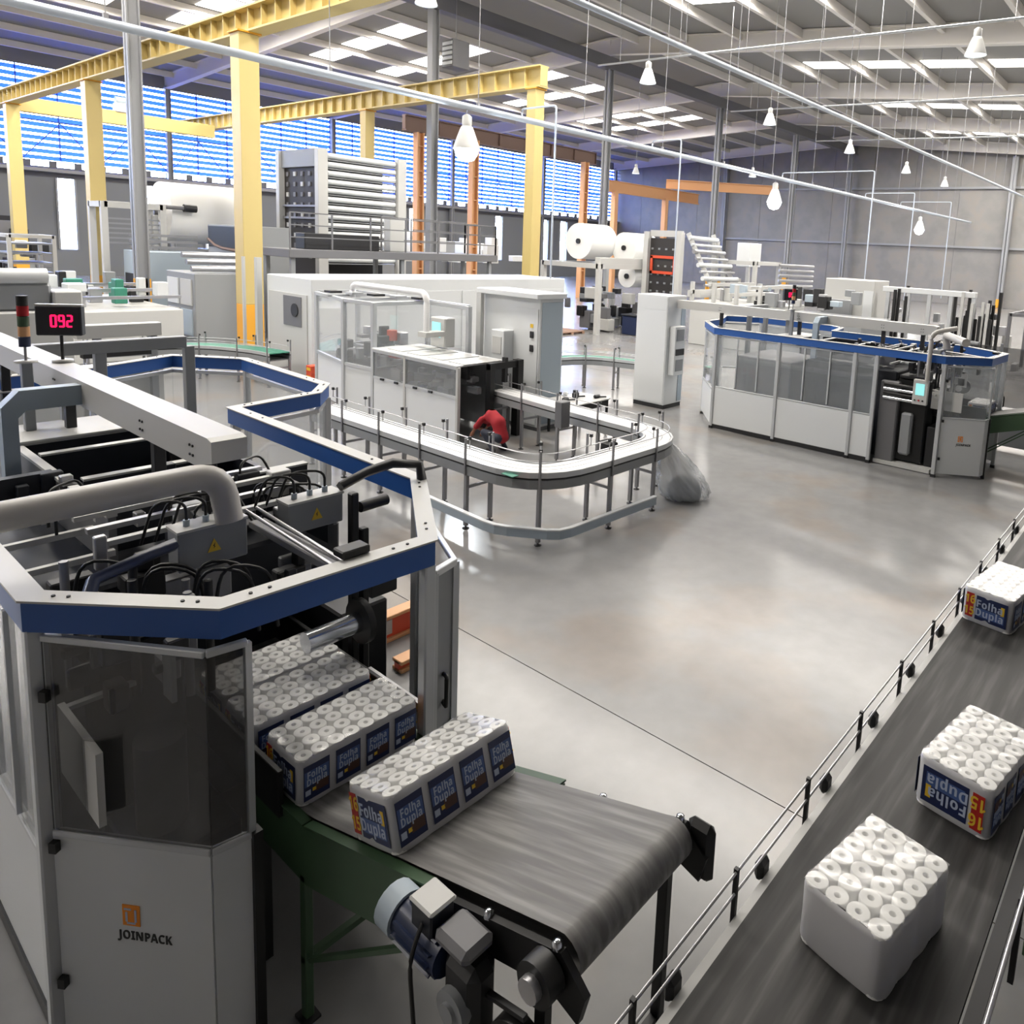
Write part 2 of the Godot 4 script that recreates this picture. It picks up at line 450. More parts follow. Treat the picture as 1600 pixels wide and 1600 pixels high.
func roof():
	var s: SurfaceTool
	var c := struct_node("ceiling")
	# decks
	s = new_st(); plate(s, [Vector2(-43, 23.3), Vector2(14.6, roof_r(14.6)), Vector2(14.6, roof_r(14.6) + 0.3), Vector2(-43, 23.6)], V(-12.9, 0, 0), V(0, 0, 1), V(0, 1, 0), V(121, 0, 0)); obj("roof_sheet", s, "roof_deck", c)
	s = new_st(); plate(s, [Vector2(-43, 23.3), Vector2(-43, 23.6), Vector2(-89, roof_l(-89) + 0.3), Vector2(-89, roof_l(-89))], V(-12.9, 0, 0), V(0, 0, 1), V(0, 1, 0), V(121, 0, 0)); obj("roof_sheet", s, "roof_deck", c)
	# purlins
	for k in 11:
		var z := -40.0 + k * 4.96
		s = new_st(); var y := roof_r(z) - 0.02
		bb(s, V(-12.5, y - 0.62, z - 0.14), V(107.3, y, z + 0.14)); obj("purlin", s, "girder", c)
	for k in 8:
		var z := -47.2 - k * 5.5
		s = new_st(); var y := roof_l(z) - 0.02
		bb(s, V(-12.5, y - 0.55, z - 0.14), V(107.3, y, z + 0.14)); obj("purlin", s, "girder", c)
	s = new_st(); bb(s, V(-12.5, 20.7, -43.2), V(107.3, 21.7, -42.8)); bb(s, V(-12.5, 20.6, -43.4), V(107.3, 20.7, -42.6)); obj("ridge_beam", s, "mid_grey", c)
	# girders of I section, falling both ways from the ridge
	for x in [-4.7] + GRID:
		for side in [1, -1]:
			var z1 := 14.0 if side > 0 else -88.0
			var a := V(x, 21.9, -43); var b := V(x, (roof_r(z1) if side > 0 else roof_l(z1)) - 1.35, z1)
			s = new_st(); bar(s, a, b, 0.55, 0.09); obj("bottom_flange", s, "girder", c)
			var up := V(0, 1.3, 0)
			s = new_st(); bar(s, a + up * 0.5, b + up * 0.5, 0.08, 1.25); obj("web", s, "girder", c)
			s = new_st(); bar(s, a + up, b + up, 0.55, 0.09); obj("top_flange", s, "girder", c)
	# translucent roof lights, one lit pane in each purlin bay
	local()
	var pr := new_st(); box(pr, Vector3.ZERO, V(2.4, 0.06, 4.1), Basis(Vector3.RIGHT, 0.0947)); pr.generate_normals(); var pm := pr.commit()
	var pl := new_st(); box(pl, Vector3.ZERO, V(2.4, 0.06, 4.4), Basis(Vector3.RIGHT, -0.058)); pl.generate_normals(); var plm := pl.commit()
	var n := 0
	for q in ROWS_R:
		for k in int(q[2]):
			var z: float = q[1] + k * 4.96
			skylight_pane(pm, V(q[0], roof_r(z) - 0.05, z), "white roof light, pack conveyor side, %s row from the sheeted wall" % ORD[ROWS_R.size() - 1 - ROWS_R.find(q)]); n += 1
	for x in ROWS_L:
		for k in 3:
			var z := -55.45 - k * 5.5
			skylight_pane(plm, V(x, roof_l(z) - 0.05, z), "white roof light, blue louvre side, %s row from the sheeted wall" % ORD[ROWS_L.size() - 1 - ROWS_L.find(x)]); n += 1

func skylight_pane(m: Mesh, at: Vector3, label: String):
	var o := MeshInstance3D.new(); o.mesh = m; o.material_override = M["sky_panel"]; o.name = numbered("roof_light"); add_child(o)
	o.position = at; tag(o, label, "roof light", label.substr(6))

func h_section(s: SurfaceTool, x: float, z: float, y0: float, y1: float, w := 0.56, d := 0.6):
	bb(s, V(x - d / 2, y0, z - w / 2), V(x - d / 2 + 0.07, y1, z + w / 2), 0.01)
	bb(s, V(x + d / 2 - 0.07, y0, z - w / 2), V(x + d / 2, y1, z + w / 2), 0.01)
	bb(s, V(x - d / 2, y0, z - 0.04), V(x + d / 2, y1, z + 0.04))

func column(x: float, z: float, top: float, base_h: float, label: String, group: String, w := 0.56, d := 0.6):
	var t := thing("steel_column", label, "column", V(x, 0, z), group)
	var s := new_st(); h_section(s, x, z, 0.03, top, w, d); obj("shaft", s, "column", t)
	s = new_st(); bb(s, V(x - d * 0.75, 0.0, z - w * 0.75), V(x + d * 0.75, 0.03, z + w * 0.75)); obj("base_plate", s, "steel_dull", t)
	if base_h > 0:
		s = new_st(); h_section(s, x, z, 0.03, base_h, w + 0.02, d + 0.02); obj("painted_base", s, "yellow_strong", t, "yellow painted foot of the column")

func columns():
	var near := ["rising between the two big yellow crane posts", "behind the tall rack of white rollers", "beside the machine with the white paper reels", "", "", ""]
	for i in 6:
		var lb: String = "grey steel roof column with yellow foot in the ridge row"
		if near[i] != "": lb = "grey steel roof column with yellow foot " + near[i]
		column(GRID[i], -43, 20.62, 2.65, lb, "ridge row columns")
	for x in GRID: column(x, -87.5, 19.6, 0, "grey steel column standing against the blue louvre wall", "louvre wall columns", 0.5, 0.5)
	for z in [-64.5, -21.3, 0.5]: column(106.5, z, roof_y(z) - 1.6, 1.2, "grey steel column standing against the far sheeted wall", "far wall columns", 0.7, 0.5)

func runway(s: SurfaceTool, a: Vector3, b: Vector3, h: float, w: float):
	bar(s, a + V(0, -0.04, 0), b + V(0, -0.04, 0), w, 0.08); bar(s, a + V(0, -h, 0), b + V(0, -h, 0), w, 0.08)
	bar(s, a + V(0, -h / 2, 0), b + V(0, -h / 2, 0), 0.06, h - 0.08)

func stiffeners(t: Node, a: Vector3, b: Vector3, h: float, w: float, step: float, m: String):
	var n := int(a.distance_to(b) / step)
	var s := new_st(); local()
	var along_z := absf(b.z - a.z) > absf(b.x - a.x)
	box(s, Vector3.ZERO, V(w, h - 0.1, 0.05) if along_z else V(0.05, h - 0.1, w)); s.generate_normals(); var me := s.commit()
	for i in n + 1:
		var o := MeshInstance3D.new(); o.mesh = me; o.material_override = M[m]; o.name = "stiffener"; t.add_child(o, true)
		o.position = a.lerp(b, float(i) / n) + V(0, -h / 2, 0) - t.position

func crane_post(x: float, z: float, top: float, label: String, w: float, m := "yellow", base := 2.2, stripe := false):
	var t := thing("crane_post", label, "post", V(x, 0, z), "crane posts")
	var s := new_st(); bb(s, V(x - w / 2, base, z - w / 2), V(x + w / 2, top, z + w / 2), 0.02); obj("shaft", s, m, t)
	s = new_st(); bb(s, V(x - w / 2, 0, z - w / 2), V(x + w / 2, base, z + w / 2), 0.02); obj("painted_base", s, "yellow_strong" if m == "yellow" else m, t)
	s = new_st(); bb(s, V(x - w * 0.6, top, z - w * 0.6), V(x + w * 0.6, top + 0.06, z + w * 0.6)); obj("cap_plate", s, "yellow_strong" if m == "yellow" else m, t)
	if stripe:
		for k in 2:
			s = new_st(); bar(s, V(x - w * 0.52, 0.95 + k * 0.7, z + w * 0.6), V(x - w * 0.52, 0.55 + k * 0.7, z - w * 0.6), 0.05, 0.22); obj("stripe", s, "black", t)

func cranes():
	var s: SurfaceTool
	crane_post(15.1, -33.0, 13.5, "thick yellow crane post rising behind the curved green belt", 0.82)
	crane_post(15.4, -53.0, 13.5, "yellow crane post with orange foot beside the grey column", 0.8)
	crane_post(15.4, -70.0, 13.5, "yellow crane post with black hazard stripes on its foot", 0.8, "yellow", 2.2, true)
	crane_post(30.3, -31.2, 14.03, "yellow crane post behind the long white machine housing", 0.72)
	crane_post(30.3, -48.0, 14.03, "yellow crane post behind the tall rack of white rollers", 0.72)
	var a := V(15.4, 14.6, -87.0); var b := V(15.4, 14.6, -20.0)
	var t := thing("crane_runway_beam", "yellow crane runway beam on the posts beside the louvre wall end", "beam", a, "crane beams")
	s = new_st(); runway(s, a, b, 1.0, 0.75); obj("beam", s, "yellow", t)
	stiffeners(t, a, b, 1.0, 0.55, 1.15, "yellow")
	s = new_st(); bar(s, a + V(0, 0.1, 0), b + V(0, 0.1, 0), 0.12, 0.16); obj("crane_rail", s, "steel_dull", t)
	T = Transform3D(Basis(), -a); s = new_st(); bar(s, a + V(0, 0.1, 0), b + V(0, 0.1, 0), 0.12, 0.16)
	a = V(30.3, 15.3, -80.0); b = V(30.3, 15.3, -30.6)
	t = thing("crane_runway_beam", "yellow crane runway beam with web stiffeners over the roller rack", "beam", a, "crane beams")
	s = new_st(); runway(s, a, b, 1.15, 0.75); obj("beam", s, "yellow", t)
	stiffeners(t, a, b, 1.15, 0.55, 1.25, "yellow")
	a = V(15.82, 14.4, -71.5); b = V(29.88, 14.4, -71.5)
	t = thing("bridge_crane", "yellow bridge crane girder spanning between the two runway beams", "crane", a)
	s = new_st(); bar(s, a + V(0, -0.6, 0), b + V(0, -0.6, 0), 0.6, 1.1, 0.04); obj("girder", s, "yellow", t)
	s = new_st(); bb(s, V(22.3, 14.25, -71.9), V(23.6, 15.0, -71.1), 0.06); obj("trolley", s, "light_grey", t)
	s = new_st(); cyl(s, V(22.4, 15.2, -71.5), V(24.2, 15.2, -71.5), 0.32, 12); obj("hoist_drum", s, "blue_grey", t)
	s = new_st(); bb(s, V(20.6, 14.25, -71.9), V(21.2, 16.1, -71.3), 0.04); obj("control_box", s, "grey", t)
	# orange crane further down the hall
	var posts := [[37.8, -52.4], [42.4, -51.0], [57.6, -51.8]]
	var lab := ["orange ladder-like crane post next to the bright hanging lamp", "slim orange crane post behind the platform railing", "orange crane post in front of the white paper reels"]
	for i in 3: lattice_post(posts[i][0], posts[i][1], 13.93, lab[i])
	a = V(36.5, 15.2, -52.6); b = V(60.0, 15.2, -52.6)
	t = thing("crane_runway_beam", "brown orange crane beam carried on the orange posts", "beam", a, "crane beams")
	s = new_st(); runway(s, a, b, 1.2, 0.6); obj("beam", s, "brown", t)
	stiffeners(t, a, b, 1.2, 0.4, 3.0, "brown")
	a = V(64.0, 13.0, -55.0); b = V(84.0, 13.0, -55.0)
	t = thing("gantry_frame", "orange gantry frame far down the hall by the sheeted wall", "gantry", V(64, 0, -55))
	s = new_st(); runway(s, a, b, 1.3, 0.5); obj("beam", s, "orange", t)
	for x in [66.5, 76.5]:
		s = new_st(); bb(s, V(x - 0.3, 0, -55.3), V(x + 0.3, 11.8, -54.7)); obj("leg", s, "orange", t)
	s = new_st(); runway(s, V(76.5, 14.2, -55), V(84.5, 14.0, -43.5), 1.1, 0.5); obj("side_beam", s, "orange", t)

func lattice_post(x: float, z: float, top: float, label: String):
	var t := thing("crane_post", label, "post", V(x, 0, z), "crane posts")
	var s := new_st()
	bb(s, V(x - 0.35, 0, z - 0.3), V(x - 0.2, top, z + 0.3)); obj("chord", s, "orange", t)
	s = new_st(); bb(s, V(x + 0.2, 0, z - 0.3), V(x + 0.35, top, z + 0.3)); obj("chord", s, "orange", t)
	for k in 7:
		s = new_st(); bb(s, V(x - 0.2, 0.8 + k * 2.0, z - 0.25), V(x + 0.2, 0.9 + k * 2.0, z + 0.25)); obj("batten", s, "orange", t)
	s = new_st(); bb(s, V(x - 0.2, 0, z - 0.06), V(x + 0.2, top, z - 0.02)); obj("web", s, "orange", t)

func pipes():
	var s: SurfaceTool
	var t := thing("compressed_air_pipe", "long grey air pipe hung across the whole hall with drop legs", "pipe", V(3.5, 11.15, -26))
	s = new_st(); cyl(s, V(3.5, 11.15, -26), V(106.8, 11.15, -26), 0.14, 10); obj("main_pipe", s, "pipe", t)
	for k in 14:
		var x := 8.0 + k * 6.9
		s = new_st(); cyl(s, V(x, 11.25, -26), V(x, roof_r(-26.0) - 0.6, -26), 0.018, 5); obj("hanger_rod", s, "steel_dull", t)
		s = new_st(); bb(s, V(x - 0.06, 11.22, -26.06), V(x + 0.06, 11.42, -25.94)); obj("clamp", s, "steel_dull", t)
	for d in [[24.4, 2.2, 3.9], [34.6, 2.0, 2.2], [51.0, 7.0, 3.0], [68.0, 4.5, 2.0], [78.0, 5.0, 2.0]]:
		s = new_st()
		tube(s, bent([V(d[0], 11.25, -26), V(d[0], 11.6, -26), V(d[0], 11.6, -26 + d[1]), V(d[0], d[2], -26 + d[1])], 0.15, 3), 0.045, 6); obj("drop_leg", s, "pipe", t)
	t = thing("overhead_cable_pipe", "thin grey pipe hung on rods high above the transfer conveyor side", "pipe", V(8, 13, -16.5))
	s = new_st(); cyl(s, V(8, 13, -16.5), V(106.8, 13, -16.5), 0.1, 10); obj("main_pipe", s, "pipe", t)
	for k in 24:
		var x := 12.0 + k * 3.9
		s = new_st(); cyl(s, V(x, 13.05, -16.5), V(x, roof_r(-16.5) - 0.1, -16.5), 0.016, 5); obj("hanger_rod", s, "steel_dull", t)
	for i in 3: # light rails across the bays
		var x: float = [41.0, 59.5, 78.0][i]
		t = thing("cross_pipe", "thin horizontal service pipe below the roof girders", "pipe", V(x, 19.0, -30), "service pipes under the roof")
		s = new_st(); cyl(s, V(x, 18.2, -36), V(x, 17.2, 6), 0.07, 6); obj("pipe", s, "alu", t)
		for k in 8:
			s = new_st(); cyl(s, V(x, 18.0 - k * 0.12, -34 + k * 5.0), V(x, roof_r(-34.0 + k * 5.0) - 0.3, -34 + k * 5.0), 0.015, 4); obj("hanger_rod", s, "steel_dull", t)

func make_lamp(lit: bool) -> Node3D:
	local()
	var t := Node3D.new(); t.name = numbered("pendant_lamp"); add_child(t)
	var s := new_st(); lathe(s, Vector3.ZERO, [Vector2(0.36, 0.0), Vector2(0.355, 0.03), Vector2(0.3, 0.2), Vector2(0.2, 0.48), Vector2(0.15, 0.6), Vector2(0.0, 0.6)], 20); obj("shade", s, "white_soft", t)
	s = new_st(); lathe(s, V(0, 0.6, 0), [Vector2(0.13, 0), Vector2(0.13, 0.26), Vector2(0.05, 0.32), Vector2(0, 0.32)], 14); obj("ballast_housing", s, "light_grey", t)
	s = new_st(); lathe(s, Vector3.ZERO, [Vector2(0.0, 0.02), Vector2(0.33, 0.02), Vector2(0.3, 0.09), Vector2(0, 0.09)], 18); obj("diffuser", s, "bulb" if lit else "bulb_dim", t)
	s = new_st(); cyl(s, V(0, 0, 0), V(0, 1, 0), 0.014, 5); var rod := obj("suspension_rod", s, "steel_dull", t)
	rod.position.y = 0.9
	if lit:
		s = new_st(); lathe(s, Vector3.ZERO, [Vector2(0.0, -0.34), Vector2(0.2, -0.28), Vector2(0.3, -0.12), Vector2(0.33, 0.02)], 18); obj("glass_bowl", s, "bulb", t)
		var l := OmniLight3D.new(); l.light_energy = 26.0; l.light_color = Color(0.93, 0.97, 1.0); l.omni_range = 120; l.omni_attenuation = 2.0; l.light_size = 0.3; l.shadow_enabled = true
		l.position = V(0, -0.75, 0); l.name = "lamp_light"; t.add_child(l, true)
	return t

func hang(o: Node3D, top: float):
	o.get_node("suspension_rod").scale.y = (top - o.position.y) / o.scale.y - 0.9

func lamps():
	var lit := make_lamp(true)
	tag(lit, "bright lit pendant lamp under the air pipe in front of the orange lattice post", "lamp", "lit lamps under the air pipe")
	lit.position = V(21.2, 9.35, -26.0); lit.scale = V(1.6, 1.6, 1.6)
	hang(lit, 11.05); hang(copy(lit, V(50.0, 9.35, -26.0), 0, "bright lit pendant lamp under the air pipe, second along from the orange lattice post"), 11.05); hang(copy(lit, V(85.0, 9.1, -26.0), 0, "bright lit pendant lamp under the air pipe, last before the sheeted wall"), 11.05)
	var dim := make_lamp(false)
	tag(dim, "white bell pendant lamp in the straight line of bell lamps beside the thin cable pipe", "lamp", "line of bell lamps below the roof")
	dim.position = V(26.3, 12.6, -20.2); hang(dim, roof_y(-20.2))
	for p in [[15.3, 12.9, -20.9], [37.4, 12.6, -20.1], [49.2, 12.6, -20.2], [61.4, 12.6, -20.3], [72.5, 12.6, -20.3]]:
		hang(copy(dim, V(p[0], p[1], p[2]), 0, ""), roof_y(p[2]))
	var lone := [[27.7, 12.6, -7.2, "white bell pendant lamp hanging alone in front of the nearest bright roof girder"], [62.0, 12.6, -34.7, "white bell pendant lamp hanging between the air pipe and the ridge columns"], [57.3, 12.6, -44.9, "white bell pendant lamp hanging just beyond the ridge columns near the orange gantry"]]
	for p in lone:
		var o := copy(dim, V(p[0], p[1], p[2]), 0, p[3]); o.set_meta("group", "single bell lamps"); hang(o, roof_y(p[2]))
	# air cooler box on the ridge column
	var t := thing("unit_heater", "small grey fan heater box hung beside the column near the roof", "heater", V(33.4, 17.4, -42.4))
	var s := new_st(); bb(s, V(32.8, 17.0, -43.0), V(34.2, 18.8, -41.8), 0.03); obj("casing", s, "mid_grey", t)
	for k in 5:
		s = new_st(); bb(s, V(32.76, 17.15 + k * 0.32, -42.9), V(32.8, 17.35 + k * 0.32, -41.9)); obj("louvre", s, "white", t)
	s = new_st(); cyl(s, V(33.5, 18.8, -42.4), V(33.5, 22.8, -42.4), 0.03, 5); obj("hanger", s, "steel_dull", t)

# ---------------------------------------------------------------- the two wrapping machines (same build)
func pane(t: Node, a: Vector3, b: Vector3, y0: float, y1: float, m: String, called: String, th := 0.02) -> MeshInstance3D:
	var s := new_st()
	bar(s, V(a.x, (y0 + y1) / 2, a.z), V(b.x, (y0 + y1) / 2, b.z), th, y1 - y0)
	return obj(called, s, m, t)

func guard_frame(t: Node, a: Vector3, b: Vector3, y0: float, y1: float, w := 0.045):
	var s := new_st()
	bar(s, V(a.x, y1, a.z), V(b.x, y1, b.z), w, w, 0.006); bar(s, V(a.x, y0, a.z), V(b.x, y0, b.z), w, w, 0.006)
	bb(s, V(a.x - w / 2, y0, a.z - w / 2), V(a.x + w / 2, y1, a.z + w / 2)); bb(s, V(b.x - w / 2, y0, b.z - w / 2), V(b.x + w / 2, y1, b.z + w / 2))
	obj("guard_frame", s, "alu", t)

func wrapping_machine(o: Vector3, second: bool):
	var label := "dark wrapping machine with blue top rail and display reading 092" if not second else "wrapping machine with blue top rail, white lower panels and open doorway by the transfer line"
	var t := thing("wrapping_machine", label, "machine", o + V(2.7, 0, -8.5))
	T = t.transform.affine_inverse() * Transform3D(Basis(), o)
	var s: SurfaceTool
	var R := [Vector2(1.14, -5.47), Vector2(1.87, -4.57), Vector2(3.37, -4.51), Vector2(4.21, -5.8), Vector2(4.22, -9.75), Vector2(5.49, -10.0), Vector2(5.9, -10.5), Vector2(6.0, -13.4), Vector2(5.2, -14.4), Vector2(3.8, -13.75), Vector2(2.65, -13.6), Vector2(1.14, -12.3)]
	for i in R.size():
		var p: Vector2 = R[i]; var q: Vector2 = R[(i + 1) % R.size()]
		s = new_st(); strip(s, R, -0.055, 0.055, 2.975, 3.173, true, i); obj("top_rail", s, "blue", t)
		s = new_st(); strip(s, R, -0.075, 0.075, 3.173, 3.187, true, i); var cap := obj("rail_cap", s, "light_grey", t)
		for k in [0.12, 0.2, 0.8, 0.88]:
			var e := p.lerp(q, k)
			s = new_st(); cyl(s, V(e.x, 3.185, e.y), V(e.x, 3.196, e.y), 0.012, 6); obj("bolt", s, "dark", cap)
	for p in [[1.14, -5.47], [3.37, -4.51], [4.21, -5.8], [4.22, -9.7], [5.9, -10.45], [6.0, -13.3], [3.8, -13.7], [1.14, -7.2], [1.14, -7.8], [1.14, -10.1], [1.14, -12.25], [2.65, -13.55]]:
		s = new_st(); bb(s, V(p[0] - 0.05, 0, p[1] - 0.05), V(p[0] + 0.05, 2.98, p[1] + 0.05), 0.012); obj("post", s, "alu", t)
		s = new_st(); bb(s, V(p[0] - 0.055, 0.0, p[1] - 0.055), V(p[0] + 0.055, 0.08, p[1] + 0.055)); obj("foot", s, "dark", t)
	# chamfered guard with the maker's mark
	var g0 := V(1.14, 0, -5.47); var g1 := V(1.75, 0, -4.51); var g2 := V(1.98, 0, -4.47)
	var u := (g1 - g0).normalized(); var nrm := V(-u.z, 0, u.x)
	pane(t, g0 + u * 0.06, g1, 0.1, 1.55, "white", "lower_panel", 0.03); pane(t, g1, g2, 0.1, 1.55, "white", "lower_panel", 0.03)
	pane(t, g0 + u * 0.06, g1, 1.6, 2.9, "smoked" if not second else "glass", "clear_panel"); pane(t, g1, g2, 1.6, 2.9, "smoked" if not second else "glass", "clear_panel")
	s = new_st()
	for y in [1.575, 2.92]:
		bar(s, g0 + u * 0.06 + V(0, y, 0), g1 + V(0, y, 0), 0.045, 0.045, 0.006); bar(s, g1 + V(0, y, 0), g2 + V(0, y, 0), 0.045, 0.045, 0.006)
	bb(s, V(1.96, 1.575, -4.49), V(2.0, 2.92, -4.45)); bb(s, V(1.17, 1.575, -5.44), V(1.21, 2.92, -5.4)); obj("guard_frame", s, "alu", t)
	s = new_st(); bb(s, V(1.97, 0, -4.5), V(2.03, 1.6, -4.42)); obj("dark_upright", s, "black", t)
	for y in [2.55, 1.5, 0.5]:
		s = new_st(); box(s, g0 + u * 0.09 + V(0, y, 0) + nrm * 0.04, V(0.05, 0.07, 0.04), Basis(u, Vector3.UP, nrm)); obj("hinge", s, "black", t)
	var lg := Transform3D(Basis(u, Vector3.UP, nrm), g0 + u * 0.58 + V(0, 1.05, 0) + nrm * 0.018)
	s = new_st(); box(s, lg.origin, V(0.12, 0.15, 0.004), lg.basis); var badge := obj("maker_badge", s, "logo_orange", t, "orange square badge")
	s = new_st()
	for q in [[-0.025, 0.045, 0.05, 0.014], [0.035, 0.0, 0.014, 0.09], [-0.035, -0.01, 0.014, 0.07], [0.0, -0.055, 0.06, 0.012]]:
		box(s, lg * V(q[0] * 0.9, q[1], 0.003), V(q[2], q[3], 0.003), lg.basis)
	obj("badge_mark", s, "print_white", badge)
	text("maker_name", "JOINPACK", 0.062, 0.004, "dark", t, Transform3D(lg.basis, g0 + u * 0.67 + V(0, 0.9, 0) + nrm * 0.017), 0.9)
	# guard on the other corner of the outfeed, with a black handle
	var h0 := V(4.21, 0, -5.75); var h1 := V(3.68, 0, -4.57); var h2 := V(3.42, 0, -4.5)
	pane(t, h0, h1, 1.5, 2.86, "glass", "clear_panel"); guard_frame(t, h0, h1, 1.47, 2.88)
	pane(t, h1, h2, 1.5, 2.84, "grey", "side_panel"); guard_frame(t, h1, h2, 1.47, 2.88, 0.06)
	pane(t, h0, h1, 0.1, 1.44, "white", "lower_panel", 0.03)
	s = new_st(); tube(s, bent([h1.lerp(h2, 0.5) + V(0, 1.72, 0), h1.lerp(h2, 0.5) + V(-0.02, 1.7, 0.08), h1.lerp(h2, 0.5) + V(-0.02, 1.98, 0.08), h1.lerp(h2, 0.5) + V(0, 1.96, 0)], 0.03, 3), 0.018, 6); obj("door_handle", s, "black", t)
	# long side panels
	var zs := [[-12.2, -10.15], [-10.05, -7.85], [-7.75, -7.25]] + ([] if second else [[-7.15, -5.55]])
	for z in zs:
		var a := V(1.14, 0, z[0]); var b := V(1.14, 0, z[1])
		pane(t, a, b, 0.14, 1.3, "white", "lower_panel", 0.03)
		pane(t, a, b, 1.36, 2.92, "glass", "clear_panel"); guard_frame(t, a, b, 1.33, 2.93, 0.04)
		s = new_st(); bb(s, V(1.11, 0.02, z[0]), V(1.17, 0.13, z[1])); obj("plinth", s, "dark", t)
		if z[1] - z[0] > 1.2:
			for k in [0.35, 0.7]:
				s = new_st(); bb(s, V(1.1, 1.4, lerpf(z[0], z[1], k) - 0.02), V(1.13, 2.9, lerpf(z[0], z[1], k) + 0.02)); obj("stile", s, "alu", t)
	for i in [4, 5, 6, 7, 8, 9, 10]: # rear module guards
		var p: Vector2 = R[i]; var q: Vector2 = R[i + 1]
		if i == 4 or i >= 8: pane(t, V(p.x, 0, p.y), V(q.x, 0, q.y), 0.15, 1.2, "white", "lower_panel", 0.03)
		pane(t, V(p.x, 0, p.y), V(q.x, 0, q.y), 1.3, 2.9, "glass", "clear_panel")
		s = new_st(); bar(s, V(p.x, 2.9, p.y), V(q.x, 2.9, q.y), 0.06, 0.06); bar(s, V(p.x, 1.25, p.y), V(q.x, 1.25, q.y), 0.05, 0.05); obj("guard_frame", s, "alu", t)
	# dark machine body
	s = new_st(); bb(s, V(1.6, 0.15, -11.8), V(3.9, 2.35, -9.9), 0.03); obj("infeed_housing", s, "mid_grey", t)
	s = new_st(); bb(s, V(1.5, 0.15, -9.4), V(3.95, 2.55, -6.75), 0.03); obj("press_housing", s, "navy_black", t)
	s = new_st(); bb(s, V(1.5, 0.15, -6.7), V(2.15, 2.4, -5.9), 0.03); obj("drive_tower", s, "black", t)
	s = new_st(); bb(s, V(1.55, 0.1, -5.85), V(2.2, 1.2, -5.1), 0.02); obj("drive_base", s, "dark", t)
	s = new_st(); bb(s, V(3.45, 0.2, -6.7), V(3.95, 2.0, -5.9), 0.02); obj("drive_base", s, "dark", t)
	s = new_st(); bb(s, V(1.3, 1.75, -5.75), V(1.34, 2.25, -5.0)); bb(s, V(1.3, 2.2, -5.75), V(1.75, 2.23, -5.7)); obj("film_tray", s, "light_grey", t)
	s = new_st(); cyl(s, V(1.75, 1.35, -5.3), V(1.75, 2.0, -5.3), 0.16, 14); obj("film_reel", s, "dark", t)
	s = new_st(); bb(s, V(1.75, 2.35, -5.2), V(1.78, 2.7, -5.05)); obj("warning_plate", s, "light_grey", t)
	# top framing: white edged navy cross members
	for q in [[-9.85, 2.02, 3.36], [-9.3, 2.1, 3.4], [-8.15, 2.15, 3.55], [-7.3, 2.1, 3.9]]:
		s = new_st(); bb(s, V(q[1], 2.6, q[0] - 0.03), V(q[2], 3.04, q[0]), 0.004); obj("cross_member", s, "navy_black", t)
		s = new_st(); bb(s, V(q[1], 3.04, q[0] - 0.09), V(q[2], 3.06, q[0] + 0.01)); obj("cross_member_cap", s, "light_grey", t)
	s = new_st(); bb(s, V(2.02, 3.07, -10.65), V(3.36, 3.1, -9.8), 0.005); obj("top_deck", s, "light_grey", t)
	s = new_st(); bb(s, V(1.2, 3.0, -8.55), V(2.0, 3.1, -8.45)); bb(s, V(1.2, 2.8, -8.53), V(2.0, 3.0, -8.47)); obj("cross_member", s, "navy_black", t)
	s = new_st(); bb(s, V(2.0, 2.6, -9.8), V(2.06, 3.03, -7.0)); obj("side_member", s, "mid_grey", t)
	s = new_st(); bb(s, V(1.99, 3.03, -9.8), V(2.07, 3.06, -7.0)); obj("side_member_cap", s, "light_grey", t)
	s = new_st(); bb(s, V(3.5, 2.6, -9.8), V(3.56, 3.03, -6.2)); obj("side_member", s, "navy_black", t)
	# long top beam with hoops
	s = new_st()
	var bz := -15.2 if not second else -14.72
	plate(s, [Vector2(bz, 3.52), Vector2(-6.45, 3.52), Vector2(-6.12, 3.6), Vector2(-6.12, 3.78), Vector2(-6.2, 3.8), Vector2(bz, 3.8)], V(2.47, 0, 0), V(0, 0, 1), V(0, 1, 0), V(0.28, 0, 0)); obj("top_beam", s, "light_grey", t)
	for z in [-6.5, -7.6, -10.2, -13.0]:
		s = new_st(); bb(s, V(2.55, 2.7, z - 0.05), V(2.65, 3.52, z + 0.05), 0.008); obj("beam_post", s, "dark", t)
		s = new_st(); bb(s, V(2.48, 3.06, z - 0.1), V(2.72, 3.08, z + 0.1)); obj("beam_foot", s, "grey", t)
		for k in 4:
			s = new_st(); cyl(s, V(2.46, 3.6 + 0.08 * (k % 2), z - 0.03 + 0.06 * (k / 2)), V(2.475, 3.6 + 0.08 * (k % 2), z - 0.03 + 0.06 * (k / 2)), 0.012, 6); obj("bolt", s, "dark", t)
	s = new_st(); plate(s, [Vector2(2.48, 3.55), Vector2(2.48, 3.76), Vector2(1.95, 3.76), Vector2(1.8, 3.6), Vector2(1.8, 0.5), Vector2(1.93, 0.5), Vector2(1.93, 3.48), Vector2(2.0, 3.55)], V(0, 0, -9.42), V(1, 0, 0), V(0, 1, 0), V(0, 0, 0.16)); obj("hoop", s, "blue_grey", t)
	s = new_st(); bb(s, V(2.7, 3.6, -12.55), V(4.7, 3.78, -12.4), 0.01); obj("hoop_beam", s, "grey", t)
	for x in [3.5, 4.68]:
		s = new_st(); bb(s, V(x, 1.2, -12.56), V(x + 0.14, 3.62, -12.42), 0.01); obj("hoop_leg", s, "grey", t)
	# air duct with elbow
	s = new_st(); tube(s, bent([V(-2.2, 3.6, -5.82) if not second else V(0.6, 3.62, -4.9), V(2.42, 3.6, -5.86), V(2.46, 3.22, -5.8)], 0.2, 6), 0.1, 16); obj("air_duct", s, "duct", t)
